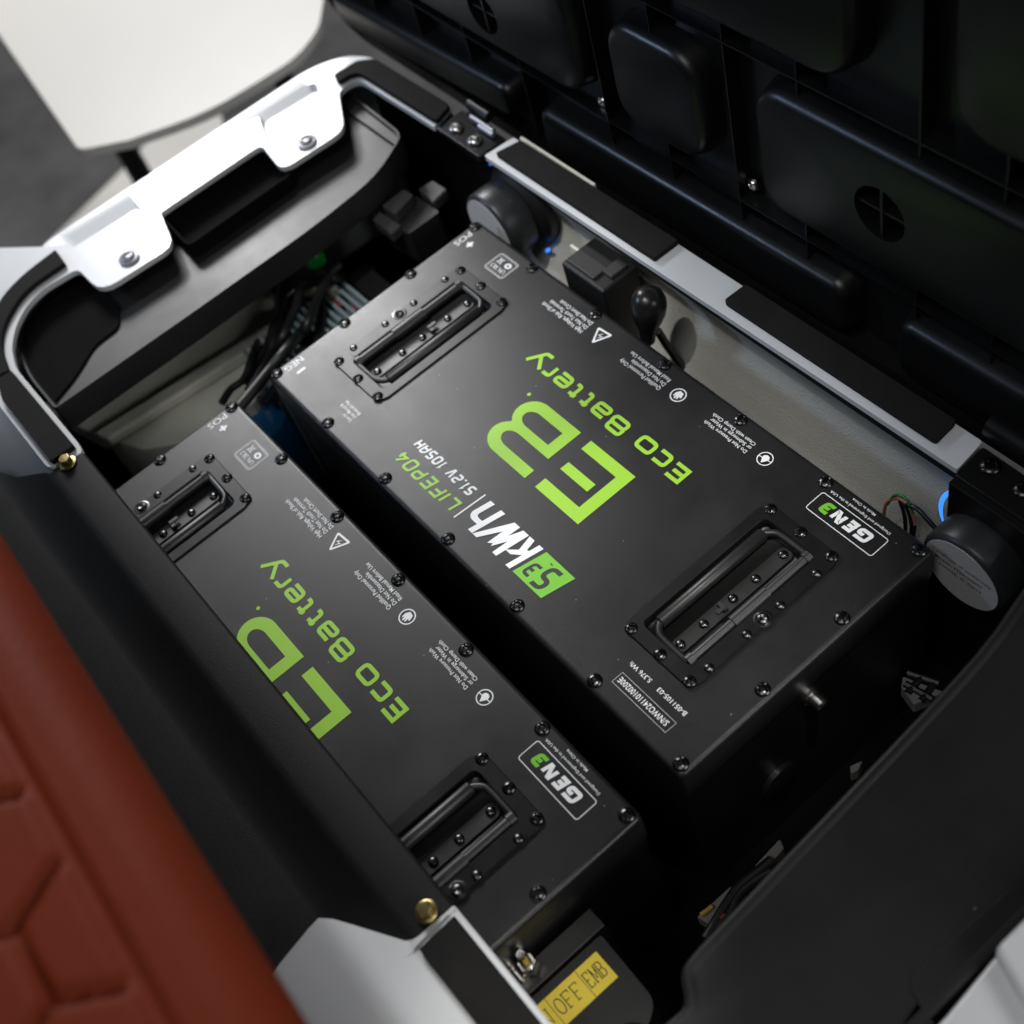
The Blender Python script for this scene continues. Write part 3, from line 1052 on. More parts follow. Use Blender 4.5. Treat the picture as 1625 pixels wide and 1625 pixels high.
bm = plate(zpoly([(160, 693), (228, 713), (300, 700), (400, 640), (455, 545), (452, 505)], -.085), [], -.20, -.085)
part('rail_plate', bm, 'frame', ch, bevel=.003)
bm = plate(zpoly([(150, 688), (172, 700), (452, 524), (440, 507)], -.075), [], -.0853, -.072)
part('rail_ridge', bm, 'frame', ch, bevel=.004, segs=3)
bm = plate(zpoly([(60, 640), (150, 688), (440, 507), (425, 450), (390, 455), (200, 520)], -.082), [], -.11, -.086)
part('rail_shelf', bm, 'frame', ch, bevel=.003)
bm = plate(zpoly([(556, 440), (592, 420), (590, 446), (570, 462)], -.13), [], -.2, -.13)
part('upright_bracket', bm, 'frame', ch, bevel=.003)
sh = thing('side_shelf', 'beige shelf pieces deep in the dark gap right of the batteries', 'shelf', (.56, -.17, -.2))
for q in (((1432, 1072), (1500, 1098), (1450, 1118), (1430, 1090)), ((1350, 1228), (1348, 1215), (1370, 1205), (1362, 1222)), ((1196, 1375), (1238, 1330), (1245, 1345), (1210, 1385)),
          ((1105, 1455), (1160, 1405), (1180, 1420), (1130, 1470))):
    bm = plate([tuple(at(*p, z=-.14).to_2d()) for p in q], [], -.155, -.14)
    part('shelf_piece', bm, 'shelf', sh, bevel=.0015)


# ------------------------------------------------------------------ storage tray
tr = thing('storage_tray', 'black plastic storage tray under the white side rim, open on top', 'storage tray', (-.18, -.19, -.03))
tin = [(-.101, -.393), (-.0985, -.251), (-.0975, -.111), (-.104, -.034), (-.131, .017), (-.245, .022), (-.262, 0), (-.266, -.3), (-.235, -.375), (-.16, -.393)]
tin = roundpoly(tin, [.004, 0, .03, .03, .012, .015, .02, .03, .03, .02], 4)
cx, cy = -.18, -.19


def scale_in(pts, f):
    return [(cx + (p[0] - cx) * f, cy + (p[1] - cy) * f) for p in pts]


bm = bmesh.new()
zt = .020
loops(bm, [P3(scale_in(tin, 1.0), zt - .030), P3(scale_in(tin, 1.0), zt - .001), P3(scale_in(tin, .996), zt), P3(scale_in(tin, .986), zt), P3(scale_in(tin, .982), zt - .002),
           P3(scale_in(tin, .979), zt - .005), P3(scale_in(tin, .97), zt - .007)], cap0=False)
part('tray_shell', bm, 'tray', tr, smooth=45)
bm = plate(roundpoly([(-.226, -.2055), (-.1645, -.2085), (-.1645, -.0865), (-.226, -.0885)], [.003, .008, .008, .003], 3), [roundpoly([(-.224, -.2035), (-.167, -.206), (-.167, -.0888), (-.224, -.0905)], .006, 3)], .0125, .030)
lp = part('latch_pocket', bm, 'shade_black', tr, bevel=.0006, smooth=45)
bm = plate(roundpoly([(-.225, -.2045), (-.166, -.207), (-.166, -.088), (-.225, -.0895)], .004, 2), [], .0125, .0145)
sub('pocket_shade_sheet', bm, 'shade_black', lp)  # black sheet standing in for the dark hollow of the pocket
bm = plate(roundpoly([(-.245, -.290), (-.170, -.290), (-.147, -.302), (-.146, -.330), (-.126, -.360), (-.114, -.391), (-.19, -.388), (-.232, -.36)], [.004, .004, .008, .01, .02, .004, .02, .02], 4), [], .0125, .0155)
part('tray_well_shade', bm, 'shade_black', tr, bevel=.003, segs=3, smooth=45)  # thin black plate that imitates the dark of a deep well
bm = plate([(-.262, .004), (-.130, .004), (-.112, -.022), (-.135, .016), (-.25, .02)], [], .0125, .0165)
part('tray_ledge', bm, 'tray', tr, bevel=.003, segs=3, smooth=45)

# ------------------------------------------------------------------ front panel
fp = thing('front_panel', 'black grained plastic panel bolted along the front edge over one battery', 'trim panel', (.24, -.42, 0))
prof = [(-.3985, .004, -.0175, .4965), (-.3965, .012, -.0175, .4965), (-.3965, .0325, -.0175, .4965), (-.3978, .0348, -.0175, .4965), (-.400, .0355, -.0175, .4965),
        (-.424, .0345, -.0215, .4975), (-.4285, .0335, -.023, .497), (-.4315, .0315, -.03, .494), (-.437, .0265, -.04, .488), (-.452, .0145, -.065, .472), (-.462, .0095, -.09, .456),
        (-.468, .0085, -.11, .449), (-.505, .0075, -.16, .443), (-.515, .003, -.2, .441), (-.522, -.010, -.22, .44), (-.54, -.20, -.30, .44), (-.58, -.60, -.35, .44)]
bm = bmesh.new()
rings = [[(a + (b - a) * i / 8, y, z) for i in range(9)] for y, z, a, b in prof]
loops(bm, rings, False, False, closed=False)
part('panel_skin', bm, 'grain', fp, smooth=50)
for px in ((108, 735), (677, 1447)):
    p = at(*px, z=.036)
    hexbolt(fp, p - Vector(fp.location), 'panel_bolt', .0056)

# ------------------------------------------------------------------ right cover panel
cv = thing('side_cover', 'large scuffed black cover panel lying flat right of the batteries', 'cover panel', (.66, -.17, 0))
edge = [(1625, 931), (1560, 1023), (1358, 1244), (1208, 1388), (1147, 1463), (1102, 1510), (1080, 1542), (1085, 1591), (1057, 1620)]
ep = [at(*q, z=ZR) for q in edge]
ep = [(p.x, p.y) for p in ep]
ep = [(.5905, -.002), (.6005, -.060), (.6075, -.172), (.6115, -.251), (.6135, -.286), (.6150, -.310)] + ep[6:]
cvp = [(.582, .035)] + ep[:1] + [(p.x, p.y) for p in curve([(*q, 0) for q in ep], 3)][1:] + [(.634, -.43), (.726, -.43), (.7265, .035)]
bm = bmesh.new()


def inset2(pts, d):
    n = len(pts)
    out = []
    for i in range(n):
        a, p, b = Vector(pts[i - 1]), Vector(pts[i]), Vector(pts[(i + 1) % n])
        d1, d2 = (p - a).normalized(), (b - p).normalized()
        n1, n2 = Vector((-d1.y, d1.x)), Vector((-d2.y, d2.x))
        m_ = (n1 + n2).normalized()
        out.append(tuple(p + m_ * d / max(.4, m_.dot(n1))))
    return out


area = sum(cvp[i - 1][0] * cvp[i][1] - cvp[i][0] * cvp[i - 1][1] for i in range(len(cvp)))
sg = 1 if area > 0 else -1
loops(bm, [P3(cvp, -.015), P3(cvp, ZR - .0030), P3(inset2(cvp, sg * .001), ZR - .0010), P3(inset2(cvp, sg * .0028), ZR), P3(inset2(cvp, sg * .0055), ZR), P3(inset2(cvp, sg * .0075), ZR - .0016), P3(inset2(cvp, sg * .009), ZR - .002)], cap0=False)
part('cover_sheet', bm, 'cover', cv, smooth=60)
q = roundpoly([tuple(at(*p_, z=ZR).to_2d()) for p_ in ((1600, 1410), (1432, 1560), (1500, 1640))] + [(.7235, -.30), (.7235, -.12)], .012, 4)
bm = plate(q, [], ZR - .004, ZR - .0009)
part('cover_step', bm, 'cover', cv, bevel=.0008, smooth=40)

# ------------------------------------------------------------------ seat lid standing open
ld = thing('seat_lid', 'black ribbed plastic underside of the seat, tipped upright behind the compartment', 'seat lid', (.2, .12, 0))
YB = .122
lo = roundpoly([(-.42, -.024), (.85, -.024), (.85, .75), (-.42, .75)], [.10, .01, .01, .1], 10)
bm = bmesh.new()
def XZ(pts, y):
    return [(p[0], y, p[1]) for p in pts]
lin = roundpoly([(-.413, -.017), (.843, -.017), (.843, .743), (-.413, .743)], [.095, .01, .01, .095], 10)
lin2 = roundpoly([(-.403, -.008), (.833, -.008), (.833, .733), (-.403, .733)], [.085, .01, .01, .085], 10)
loops(bm, [XZ(lo, .160), XZ(lo, .108), XZ(lin, .101), XZ(lin2, .104), XZ(lin2, YB)], True, True)
part('pan', bm, 'lid', ld, smooth=50)


def lid_pad(x0, x1, z0, z1, r, hole=None, y=.100, sl=0.0):
    bm = bmesh.new()
    rg = []
    for ins, dy in ((-.003, YB + .001), (.0, y + .008), (.0012, y + .004), (.004, y + .0012), (.0075, y)):
        pts = rrect(x0 + ins, z0 + ins, x1 - ins, z1 - ins, max(.004, r - ins), 7)
        if sl:
            pts = [(px, pz + (px - x0) * sl) for px, pz in pts]
        rg.append(XZ(pts, dy))
    vr = loops(bm, rg, False, False)
    if hole:
        hx, hz, hr = hole
        hp = arcpts(hx, hz, hr, hr, 0, 345, 23)
        h0 = [bm.verts.new(p) for p in XZ(hp, y)]
        h1 = [bm.verts.new(p) for p in XZ(hp, y + .018)]
        for i in range(len(h0)):
            j = (i + 1) % len(h0)
            bm.faces.new((h0[i], h0[j], h1[j], h1[i]))
        fill(bm, [vr[-1], h0])
        bm.faces.new(h1)
        o = part('raised_pad', bm, 'lid', ld, smooth=40)
        b2 = B(((hx - .0012, y + .002, hz - hr), (hx + .0012, y + .0185, hz + hr)), ((hx - hr, y + .003, hz - .0011), (hx + hr, y + .0186, hz + .0011)))
        sub('hole_cross', b2, 'lid', o)
    else:
        bm.faces.new(vr[-1])
        o = part('raised_pad', bm, 'lid', ld, smooth=40)
    return o


lid_pad(-.385, -.066, -.012, .026, .016, sl=.062)
lid_pad(-.022, .345, -.006, .047, .014, sl=.019)
lid_pad(.394, .80, .0, .058, .014, sl=.02)
lid_pad(-.32, .060, .090, .200, .030, (-.070, .126, .021))
lid_pad(.103, .207, .095, .194, .030)
lid_pad(.264, .78, .095, .206, .026, (.380, .151, .022))
lid_pad(-.12, .357, .238, .40, .034)
lid_pad(.432, .75, .246, .40, .034)
ribs = []
for z in (.074, .219, .41, .56):
    ribs.append(((-.39, .107, z), (.83, YB + .001, z + .0014)))
for x in (-.30, -.215, -.13, -.045, .075, .152, .231, .301, .405, .47, .56, .66, .76):
    ribs.append(((x, .1078, -.005), (x + .0014, YB + .0012, .73)))
for rb in ribs:
    part('rib', B(rb), 'lid', ld)
for px in ((1196, 292), (958, 160), (1590, 672)):
    p = at(*px, y=.118)
    bm = bmesh.new()
    lathe(bm, [(.0058, 0), (.0058, .001), (.0046, .003), (.0026, .0034), (.0022, .002), (0, .002)], 16, Matrix.Translation(p) @ Matrix.Rotation(PI / 2, 4, 'X'))
    part('lid_screw', bm, 'steel', ld, smooth=45)

# ------------------------------------------------------------------ speakers in the rear wall
RX = Matrix.Rotation(PI / 2, 4, 'X')


def speaker(x, y, z, label, arcs):
    t = thing('speaker', label, 'speaker', (x, y, z), 0, 'speakers in the rear wall')
    bm = bmesh.new()
    lathe(bm, [(.034, -.030), (.035, -.028), (.035, -.004), (.0335, -.001), (.0315, 0), (.030, -.0006), (0, -.0006)], 40, RX)
    obj('magnet', bm, M['magnet'], t, smooth=40)
    bm = bmesh.new()
    lathe(bm, [(.031, 0), (.031, .0004), (0, .0004)], 40, RX)
    obj('magnet_sticker', bm, M['sticker'], t, smooth=40)
    bm = bmesh.new()
    lathe(bm, [(.0425, -.046), (.0425, -.0385), (.038, -.034), (.030, -.0295), (.028, -.032)], 40, RX)
    obj('basket', bm, M['box'], t, smooth=40)
    for a0, a1, rr in arcs:
        bm = bmesh.new()
        n = 12
        tube(bm, [(math.cos(math.radians(a0 + (a1 - a0) * i / n)) * rr, .034, math.sin(math.radians(a0 + (a1 - a0) * i / n)) * rr) for i in range(n + 1)],
             [.0004 + .0014 * math.sin(PI * i / n) for i in range(n + 1)], 10)
        obj('light_strip', bm, M['glow'], t, smooth=60)
    return t


sp1 = speaker(.5375, .006, -.020, 'speaker magnet with printed grey sticker at the right end of the beige wall', [(122, 205, .0470)])
st = [c for c in bpy.data.objects if c.parent == sp1 and c.name.startswith('magnet_sticker')][0]
for txt, s0, s1, t0, t1 in (('Certificate of conformity', -25, 25, 8, 12.2), ('MODEL: FT0070S0077', -22, 18, 1.5, 5), ('POWER: 40 WATT', -18, 18, -5, -1.8)):
    me = text_mesh(txt, s0, s1, t0, t1)
    for v in me.vertices:
        v.co = RX @ Vector((v.co.x, v.co.y, .0006))
    link('sticker_lettering', me, M['dark_ink'], st, smooth=0)
speaker(-.0035, .010, -.022, 'plain grey speaker magnet behind the positive corner of the rear battery', [(100, 128, .047), (-52, -36, .047)])

# ------------------------------------------------------------------ things along the rear wall
rb = thing('relay_box', 'black plastic box fixed to the beige wall left of the rubber knob', 'box', (.143, .03, -.03))
bm = B(((.111, .008, -.075), (.166, .047, .010)))
part('box_body', bm, 'box', rb, bevel=.0025, smooth=40)
bm = B(((.114, .012, .0095), (.150, .028, .0125)), ((.150, .022, .0095), (.162, .040, .0140)))
part('box_lid', bm, 'greybox', rb, bevel=.001)
bm = bmesh.new()
lathe(bm, [(.006, 0), (.006, .004), (.004, .006), (0, .006)], 14, Matrix.Translation((.142, .0065, -.045)) @ RX)
part('box_bolt', bm, 'steel', rb, smooth=45)
bm = B(((.098, .028, -.08), (.112, .031, .006)))
part('box_bracket', bm, 'frame', rb, bevel=.001)

kn = thing('rubber_knob', 'black rubber bulb on a stalk in front of the beige wall', 'knob', (.207, .022, -.05))
bm = bmesh.new()
lathe(bm, [(.0, .026), (.006, .0252), (.0112, .022), (.0142, .016), (.015, .009), (.0142, .002), (.0118, -.005), (.0085, -.013), (.0065, -.020), (.006, -.028), (0, -.028)], 28, Matrix.Translation((.207, .020, .001)) @ Matrix.Rotation(math.radians(-12), 4, 'X'))
part('bulb', bm, 'rubber', kn, smooth=70)
bm = bmesh.new()
tube(bm, curve([(.207, .026, -.024), (.209, .032, -.05), (.213, .042, -.085), (.215, .052, -.11)], 4), .0035, 10)
part('stalk', bm, 'rubber', kn, smooth=60)

wr = thing('signal_wires', 'thin salmon and green wires poking up behind the rear battery near its right corner', 'wires', (.46, .03, -.08))
for pts, m_, nm, r_ in (([(1402, 818), (1407, 798), (1420, 791), (1433, 794), (1444, 806), (1452, 832)], 'copper', 'wire', .0014),
                    ([(1408, 800), (1420, 786), (1432, 787), (1442, 797), (1449, 815)], 'green_w', 'wire', .0012),
                    ([(1428, 795), (1434, 812), (1437, 832), (1436, 850)], 'cable', 'wire', .0015),
                    ([(1438, 797), (1445, 815), (1449, 835), (1447, 855)], 'cable', 'wire', .0025),
                    ([(1440, 800), (1456, 808), (1470, 822), (1484, 838)], 'cable', 'wire', .0019)):
    bm = bmesh.new()
    tube(bm, curve([at(*p, y=.028) for p in pts], 5), r_, 8)
    part(nm, bm, m_, wr, smooth=60)

# ------------------------------------------------------------------ left pocket of the compartment
lt = thing('latch_block', 'dark grey latch block with two side lugs, beside the tray end', 'latch', (-.1, -.02, -.05))
bm = plate(roundpoly([tuple(at(*q, z=-.01).to_2d()) for q in ((606, 327), (640, 300), (656, 309), (627, 340))], .003, 3), [], -.022, -.010)
part('latch_top', bm, 'greybox', lt, bevel=.003, segs=3, smooth=45)
bm = plate(roundpoly([tuple(at(*q, z=-.015).to_2d()) for q in ((600, 335), (656, 300), (694, 326), (644, 362))], .003, 3), [], -.06, -.023)
part('latch_body', bm, 'box', lt, bevel=.002, smooth=45)
for qs in (((590, 347), (601, 334), (637, 357), (620, 371)), ((663, 299), (686, 285), (710, 300), (687, 322))):
    bm = plate([tuple(at(*q, z=-.018).to_2d()) for q in qs], [], -.030, -.018)
    part('latch_lug', bm, 'greybox', lt, bevel=.002)

ctl = thing('motor_controller', 'pale blue finned controller low beside the negative corner of the rear battery', 'controller', (-.09, -.13, -.2))
c0 = at(512, 530, z=-.07)
bm = B(((c0.x - .050, c0.y - .070, -.20), (c0.x + .036, c0.y + .060, -.082)))
part('controller_case', bm, 'fin', ctl, bevel=.003)
fb = None
for i in range(16):
    y = c0.y - .066 + i * .0078
    if fb is None:
        fb = part('cooling_fin', B(((c0.x - .047, y, -.0822), (c0.x + .034, y + .0036, -.070))), 'fin', ctl, bevel=.0006, segs=1)
        y0 = y
    else:
        c = copy(fb, ctl)
        c.location = (0, y - y0, 0)
bm = B(((c0.x - .050, c0.y + .0605, -.2), (c0.x + .02, c0.y + .085, -.075)))
part('terminal_block', bm, 'box', ctl, bevel=.002)

cap_ = thing('blue_contactor', 'blue cased contactor between the ends of the two batteries', 'contactor', (-.03, -.25, -.2))
p0 = at(418, 668, z=-.10)
bm = bmesh.new()
lathe(bm, [(.023, -.2), (.023, -.105), (.021, -.100), (0, -.100)], 28, Matrix.Translation((p0.x, p0.y, 0)))
part('contactor_case', bm, 'blue', cap_, smooth=40)
p0 = at(437, 622, z=-.09)
bm = bmesh.new()
lathe(bm, [(.014, -.2), (.014, -.095), (.012, -.090), (0, -.090)], 24, Matrix.Translation((p0.x, p0.y, 0)))
part('contactor_case', bm, 'blue', cap_, smooth=40)
for q in ((413, 632), (448, 637)):
    p1 = at(*q, z=-.085)
    bm = bmesh.new()
    lathe(bm, [(.004, -.025), (.004, 0), (.003, .002), (0, .002)], 6, Matrix.Translation(p1))
    part('terminal_nut', bm, 'dullsteel', cap_)

GC = 'cables in the left gap'
for lab, pts, r_, z0 in (
        ('thick grey-lit cable running past the corner of the front battery', [(372, 655), (400, 622), (430, 585), (460, 548), (490, 512), (510, 470), (520, 430)], .0052, -.03),
        ('black cable left of the thick one, bending towards the tray', [(395, 620), (412, 592), (428, 560), (440, 525), (452, 490), (470, 450)], .0045, -.05),
        ('black cable nearest the pale frame rail', [(392, 608), (405, 578), (424, 548), (436, 510), (442, 480), (450, 440)], .0040, -.06),
        ('black cable in front of the pale blue fins', [(503, 560), (506, 530), (510, 500), (508, 470), (515, 430)], .0055, -.07),
        ('slim black cable looping over the pale frame rail', [(352, 640), (366, 618), (388, 600), (402, 560), (418, 520), (430, 478)], .0036, -.055),
        ('black cable coming down from under the tray', [(470, 440), (474, 470), (462, 505), (446, 540), (424, 580)], .0042, -.04),
        ('black cable bunched beside the cream plugs', [(540, 420), (520, 440), (500, 480), (486, 520), (470, 556)], .0042, -.05),
        ('black cable running level behind the cream plugs', [(452, 470), (478, 452), (506, 446), (536, 440), (566, 446)], .0048, -.06),
        ('black cable crossing the corner of the pale blue fins', [(420, 640), (445, 606), (470, 570), (496, 536), (514, 505), (530, 470)], .0050, -.075)):
    bm = bmesh.new()
    tube(bm, curve([at(*p, z=z0 - .012 * i * (i > 3)) for i, p in enumerate(pts)], 5), r_, 10)
    o = obj('cable', bm, M['cable'], smooth=60)
    tag(o, lab, 'cable', GC)
hn = thing('wire_harness', 'tangle of leads with cream plugs and red wires above the pale blue controller', 'wire harness', (-.13, -.11, -.1))
for q, m_, sz in (((494, 462), 'plug', .008), ((510, 440), 'plug', .007), ((530, 463), 'plug', .005)):
    p = at(*q, z=-.07)
    bm = B(((p.x - sz * .6, p.y - sz, p.z - .010), (p.x + sz * .5, p.y + sz * .9, p.z + .006)))
    for i in range(3):
        box(bm, (p.x + sz * .5, p.y - sz * .7 + i * sz * .6, p.z - .004), (p.x + sz * .9, p.y - sz * .4 + i * sz * .6, p.z + .002))
    part('plug', bm, m_, hn, bevel=.001)
for pts, m_, r_ in (([(500, 462), (515, 455), (528, 478), (552, 488), (566, 490)], 'red', .0018), ([(505, 458), (520, 450), (536, 462), (532, 480)], 'yellow_w', .0018),
                    ([(520, 440), (530, 452), (545, 468), (548, 490)], 'cable', .0035), ([(470, 462), (492, 470), (512, 472), (530, 490)], 'cable', .004),
                    ([(505, 470), (500, 490), (505, 510)], 'red', .002), ([(660, 405), (680, 398), (700, 392)], 'green_w', .002), ([(455, 500), (475, 480), (500, 478), (520, 470)], 'cable', .006)):
    bm = bmesh.new()
    tube(bm, curve([at(*p, z=-.075) for p in pts], 5), r_, 8)
    part('wire', bm, m_, hn, smooth=60)
p = at(496, 402, z=-.06)
bm = bmesh.new()
lathe(bm, [(.010, -.012), (.010, 0), (.007, .004), (0, .005)], 16, Matrix.Translation(p))
part('green_indicator', bm, 'green_lamp', hn, smooth=60)
tb = thing('terminal_board', 'dark terminal board with pale tabs beside the front battery corner', 'terminal board', (-.08, -.24, -.2))
q = [tuple(at(*p, z=-.10).to_2d()) for p in ((338, 612), (372, 592), (400, 560), (425, 590), (395, 640), (350, 650))]
bm = plate(q, [], -.2, -.10)
part('board_base', bm, 'box', tb, bevel=.003)
for p in ((384, 596), (374, 606), (404, 580)):
    p = at(*p, z=-.098)
    bm = B(((p.x - .006, p.y - .010, -.1002), (p.x + .006, p.y + .010, -.093)))
    part('board_tab', bm, 'fin', tb, bevel=.001)

# ------------------------------------------------------------------ right gap
for lab, pts, m_, r_ in (('black lead looping in the dark right gap', [(1120, 1490), (1150, 1440), (1175, 1405), (1200, 1385), (1225, 1365)], 'cable', .004),
                     ('second black lead curving deeper in the right gap', [(1135, 1475), (1160, 1448), (1172, 1420), (1196, 1398), (1222, 1382)], 'cable', .0035),
                     ('red lead low at the end of the right gap', [(1128, 1478), (1138, 1462), (1150, 1452)], 'red', .0035),
                     ('yellow lead low at the end of the right gap', [(1112, 1452), (1120, 1446), (1130, 1438)], 'yellow_w', .0018)):
    bm = bmesh.new()
    tube(bm, curve([at(*p, z=-.135) for p in pts], 5), r_, 8)
    tag(obj('lead', bm, M[m_], smooth=60), lab, 'cable', 'leads in the right gap')
bb = thing('cable_bar', 'black bars crossing the beige shelf near the speaker end of the right gap', 'bars', (.55, 0, -.15))
for qa, qb in (((1436, 1085), (1480, 1110)), ((1440, 1068), (1490, 1085)), ((1462, 1075), (1440, 1100)), ((1482, 1086), (1462, 1112))):
    bm = bmesh.new()
    tube(bm, [at(*qa, z=-.14), at(*qb, z=-.14)], .003, 8)
    part('bar', bm, 'cable', bb)

# ------------------------------------------------------------------ switch box
sw = thing('switch_box', 'black rotary switch box with a yellow OFF and EMB label', 'switch box', (.57, -.37, -.2))
ZS = -.05
bx = [(.5415, -.445), (.605, -.445), (.605, -.352), (.596, -.338), (.5415, -.336)]
bm = plate(roundpoly(bx, [.002, .004, .012, .012, .003], 4), [], -.2, ZS)
part('switch_body', bm, 'box', sw, bevel=.003, segs=3, smooth=45)
bm = B(((.5478, -.440, ZS - .001), (.5695, -.3455, ZS + .0005)))
yl = part('yellow_label', bm, 'yellow', sw)


def serif_word(txt, y0, y1, x0, x1, par):
    """slab lettering: reads from -y to +y, tops towards -x"""
    GG = {'E': [[(0, 0), (0, 1)], [(-.15, 1), (.9, 1)], [(-.15, 0), (.9, 0)], [(0, .5), (.6, .5)], [(.9, 1), (.9, .82)], [(.9, 0), (.9, .18)]],
          'M': [[(0, 0), (0, 1)], [(0, .95), (.5, .2), (1, .95)], [(1, 1), (1, 0)], [(-.15, 0), (.2, 0)], [(.8, 0), (1.15, 0)], [(-.15, 1), (.1, 1)], [(.9, 1), (1.15, 1)]],
          'B': [[(0, 0), (0, 1)], [(-.15, 1), (.7, 1), (.9, .8), (.7, .52), (0, .52)], [(-.15, 0), (.75, 0), (1, .26), (.7, .52)]],
          'O': [([(.25, 0), (.75, 0), (1, .3), (1, .7), (.75, 1), (.25, 1), (0, .7), (0, .3)], True)],
          'F': [[(0, 0), (0, 1)], [(-.15, 1), (.9, 1)], [(-.15, 0), (.35, 0)], [(0, .5), (.6, .5)], [(.9, 1), (.9, .82)]],
          'N': [[(0, 0), (0, 1), (1, 0), (1, 1)], [(-.15, 0), (.2, 0)], [(.8, 1), (1.15, 1)]]}
    n = len(txt)
    adv = (y1 - y0) / n
    bm = bmesh.new()
    for i, c in enumerate(txt):
        a = y0 + adv * i + adv * .1
        ls = []
        for ln in GG[c]:
            pts, cl = ln if isinstance(ln, tuple) else (ln, False)
            pts = [(a + p[0] * adv * .72, p[1] * (x1 - x0)) for p in pts]
            ls.append((pts, True) if cl else pts)
        strokes(bm, ls, .0007, z=i * 1e-6, rnd=.0012 if c in 'OB' else 0)
    for v in bm.verts:
        v.co = (x1 - v.co.y, v.co.x, ZS + .0007 + v.co.z)
    for f in bm.faces:
        f.normal_update()
        if f.normal.z < 0:
            f.normal_flip()
    me = bpy.data.meshes.new('label_lettering')
    off = Vector(sw.location)
    bm.to_mesh(me)
    bm.free()
    for v in me.vertices:
        v.co -= off
    link('label_lettering', me, M['dark_ink'], par, smooth=0)


serif_word('EMB', -.3628, -.3475, .5530, .5635, yl)
serif_word('OFF', -.3880, -.3665, .5530, .5635, yl)
serif_word('ON', -.4085, -.3920, .5530, .5635, yl)
for y in (-.3640, -.3895):
    sub('label_line', B(((.548, y - .0002, ZS + .0004), (.5693, y + .0002, ZS + .0007))), 'dark_ink', yl)
p = at(1000, 1668, z=-.035)
bm = bmesh.new()
lathe(bm, [(.019, ZS - .001), (.019, ZS + .006), (.016, ZS + .014), (.010, ZS + .018), (0, ZS + .0185)], 24, Matrix.Translation((p.x, p.y, 0)))
part('switch_knob', bm, 'box', sw, smooth=50)
sd = thing('stud_bolt', 'bare steel stud and nut beside the white front corner', 'bolt', (.528, -.383, -.2))
bm = bmesh.new()
lathe(bm, [(.0038, -.2), (.0038, -.018), (.003, -.016), (0, -.016)], 14, Matrix.Translation((.5285, -.384, 0)))
part('stud', bm, 'steel', sd, smooth=45)
bm = bmesh.new()
lathe(bm, [(.007, -.042), (.007, -.034), (.006, -.033), (.004, -.033)], 6, Matrix.Translation((.5285, -.384, 0)))
part('nut', bm, 'steel', sd)
bm = B(((.5245, -.42, -.2), (.5405, -.33, -.046)))
part('stud_bracket', bm, 'box', sd, bevel=.001)

# ------------------------------------------------------------------ rust coloured seat in front
st = thing('quilted_seat', 'rust orange quilted leather seat, out of focus in the near corner', 'seat', (.35, -.75, 0))
Z0 = .30
nx, ny = 340, 150
X0, X1 = .02, .92
bm = bmesh.new()


def hexd(x, y, s):
    """distance to the nearest cell border of a hexagon pattern"""
    best = []
    for i in range(-1, 2):
        for j in range(-1, 2):
            r_ = round(y / (s * .866)) + j
            c_ = round((x - (r_ % 2) * s / 2) / s) + i
            px, py = c_ * s + (r_ % 2) * s / 2, r_ * s * .866
            best.append(math.hypot(x - px, y - py))
    best.sort()
    return best[1] - best[0]


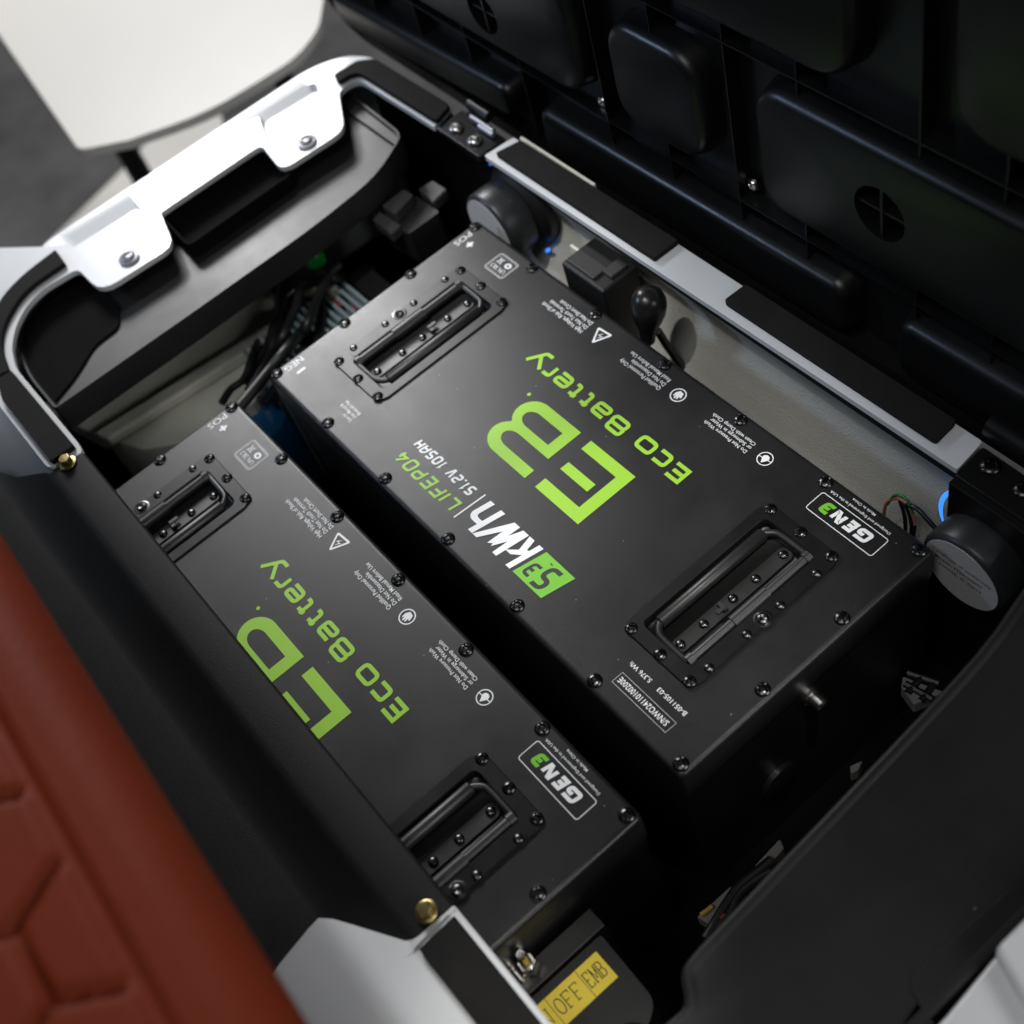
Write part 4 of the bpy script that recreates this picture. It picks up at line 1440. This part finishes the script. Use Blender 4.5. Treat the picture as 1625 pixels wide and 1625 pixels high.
rows = []
for i in range(nx + 1):
    x = X0 + (X1 - X0) * i / nx
    ye = -.462 - .012 * max(0, min(1, (x - .27) / .34)) + .03 * max(0, (.30 - x)) ** 1.2
    row = []
    for j in range(-10, ny + 1):
        if j < 0:
            a = (j + 10) / 10 * PI / 2
            y, z = ye - .028 * (1 - math.sin(a)) + .028 * 0, 0
            y = ye + .0 - .03 + .03 * math.cos(a) if False else ye - .03 * (1 - math.cos(a))
            y = ye - .03 + .03 * math.cos(a)
            z = Z0 - .03 + .03 * math.sin(a)
        else:
            d = .0032 * j
            y = ye - .03 - d
            z = Z0 + .02 * math.sin(min(1, d / .25) * PI / 2)
            if d > .016:
                g = hexd(y + .018, x, .066)
                z += .008 * min(1, g / .008) ** .7 - .008
            g0 = abs(d - .012)
            z -= .006 * max(0, 1 - g0 / .005)
        row.append(bm.verts.new((x, y, z)))
    row.insert(0, bm.verts.new((x, ye - .025, Z0 - .075)))
    row.insert(0, bm.verts.new((x, ye - .12, Z0 - .16)))
    rows.append(row)
for a, b in zip(rows, rows[1:]):
    for j in range(len(a) - 1):
        bm.faces.new((a[j], b[j], b[j + 1], a[j + 1]))
part('cushion', bm, 'leather', st, smooth=80)

# ------------------------------------------------------------------ white table beyond the cart
tbx = thing('white_table', 'white table with rounded corners, out of focus beyond the cart', 'table', (-.95, .1, -.75))
zt = -.20
tp = [tuple(at(*q, z=zt).to_2d()) for q in ((125, 238), (205, 222), (330, 178), (470, 92), (506, 45), (515, -10), (510, -120), (-160, -120), (-60, -30))]
bm = plate(roundpoly(tp, [.012, 0, .05, .05, .02, .02, .02, .02, 0], 4), [], zt - .014, zt)
part('table_top', bm, 'table', tbx, bevel=.004, smooth=40)
p = at(196, 262, z=-.45)
bm = bmesh.new()
tube(bm, [(p.x - .02, p.y + .02, zt - .03), (p.x - .02, p.y + .02, -.75)], .018, 12)
part('table_leg', bm, 'dark', tbx)
p = at(420, 60, z=-.45)
bm = bmesh.new()
tube(bm, [(p.x, p.y, zt - .03), (p.x, p.y, -.75)], .018, 12)
part('table_leg', bm, 'dark', tbx)
pl_ = thing('white_plinth', 'low white plinth on the carpet under the white table', 'plinth', (-1.45, .1, -.75))
q = [tuple(at(*p, z=-.70).to_2d()) for p in ((60, 400), (188, 275), (262, 192), (345, 165), (360, 215), (250, 320), (120, 420))]
bm = plate(roundpoly(q, .02, 3), [], -.75, -.70)
part('plinth_block', bm, 'table', pl_, bevel=.004)
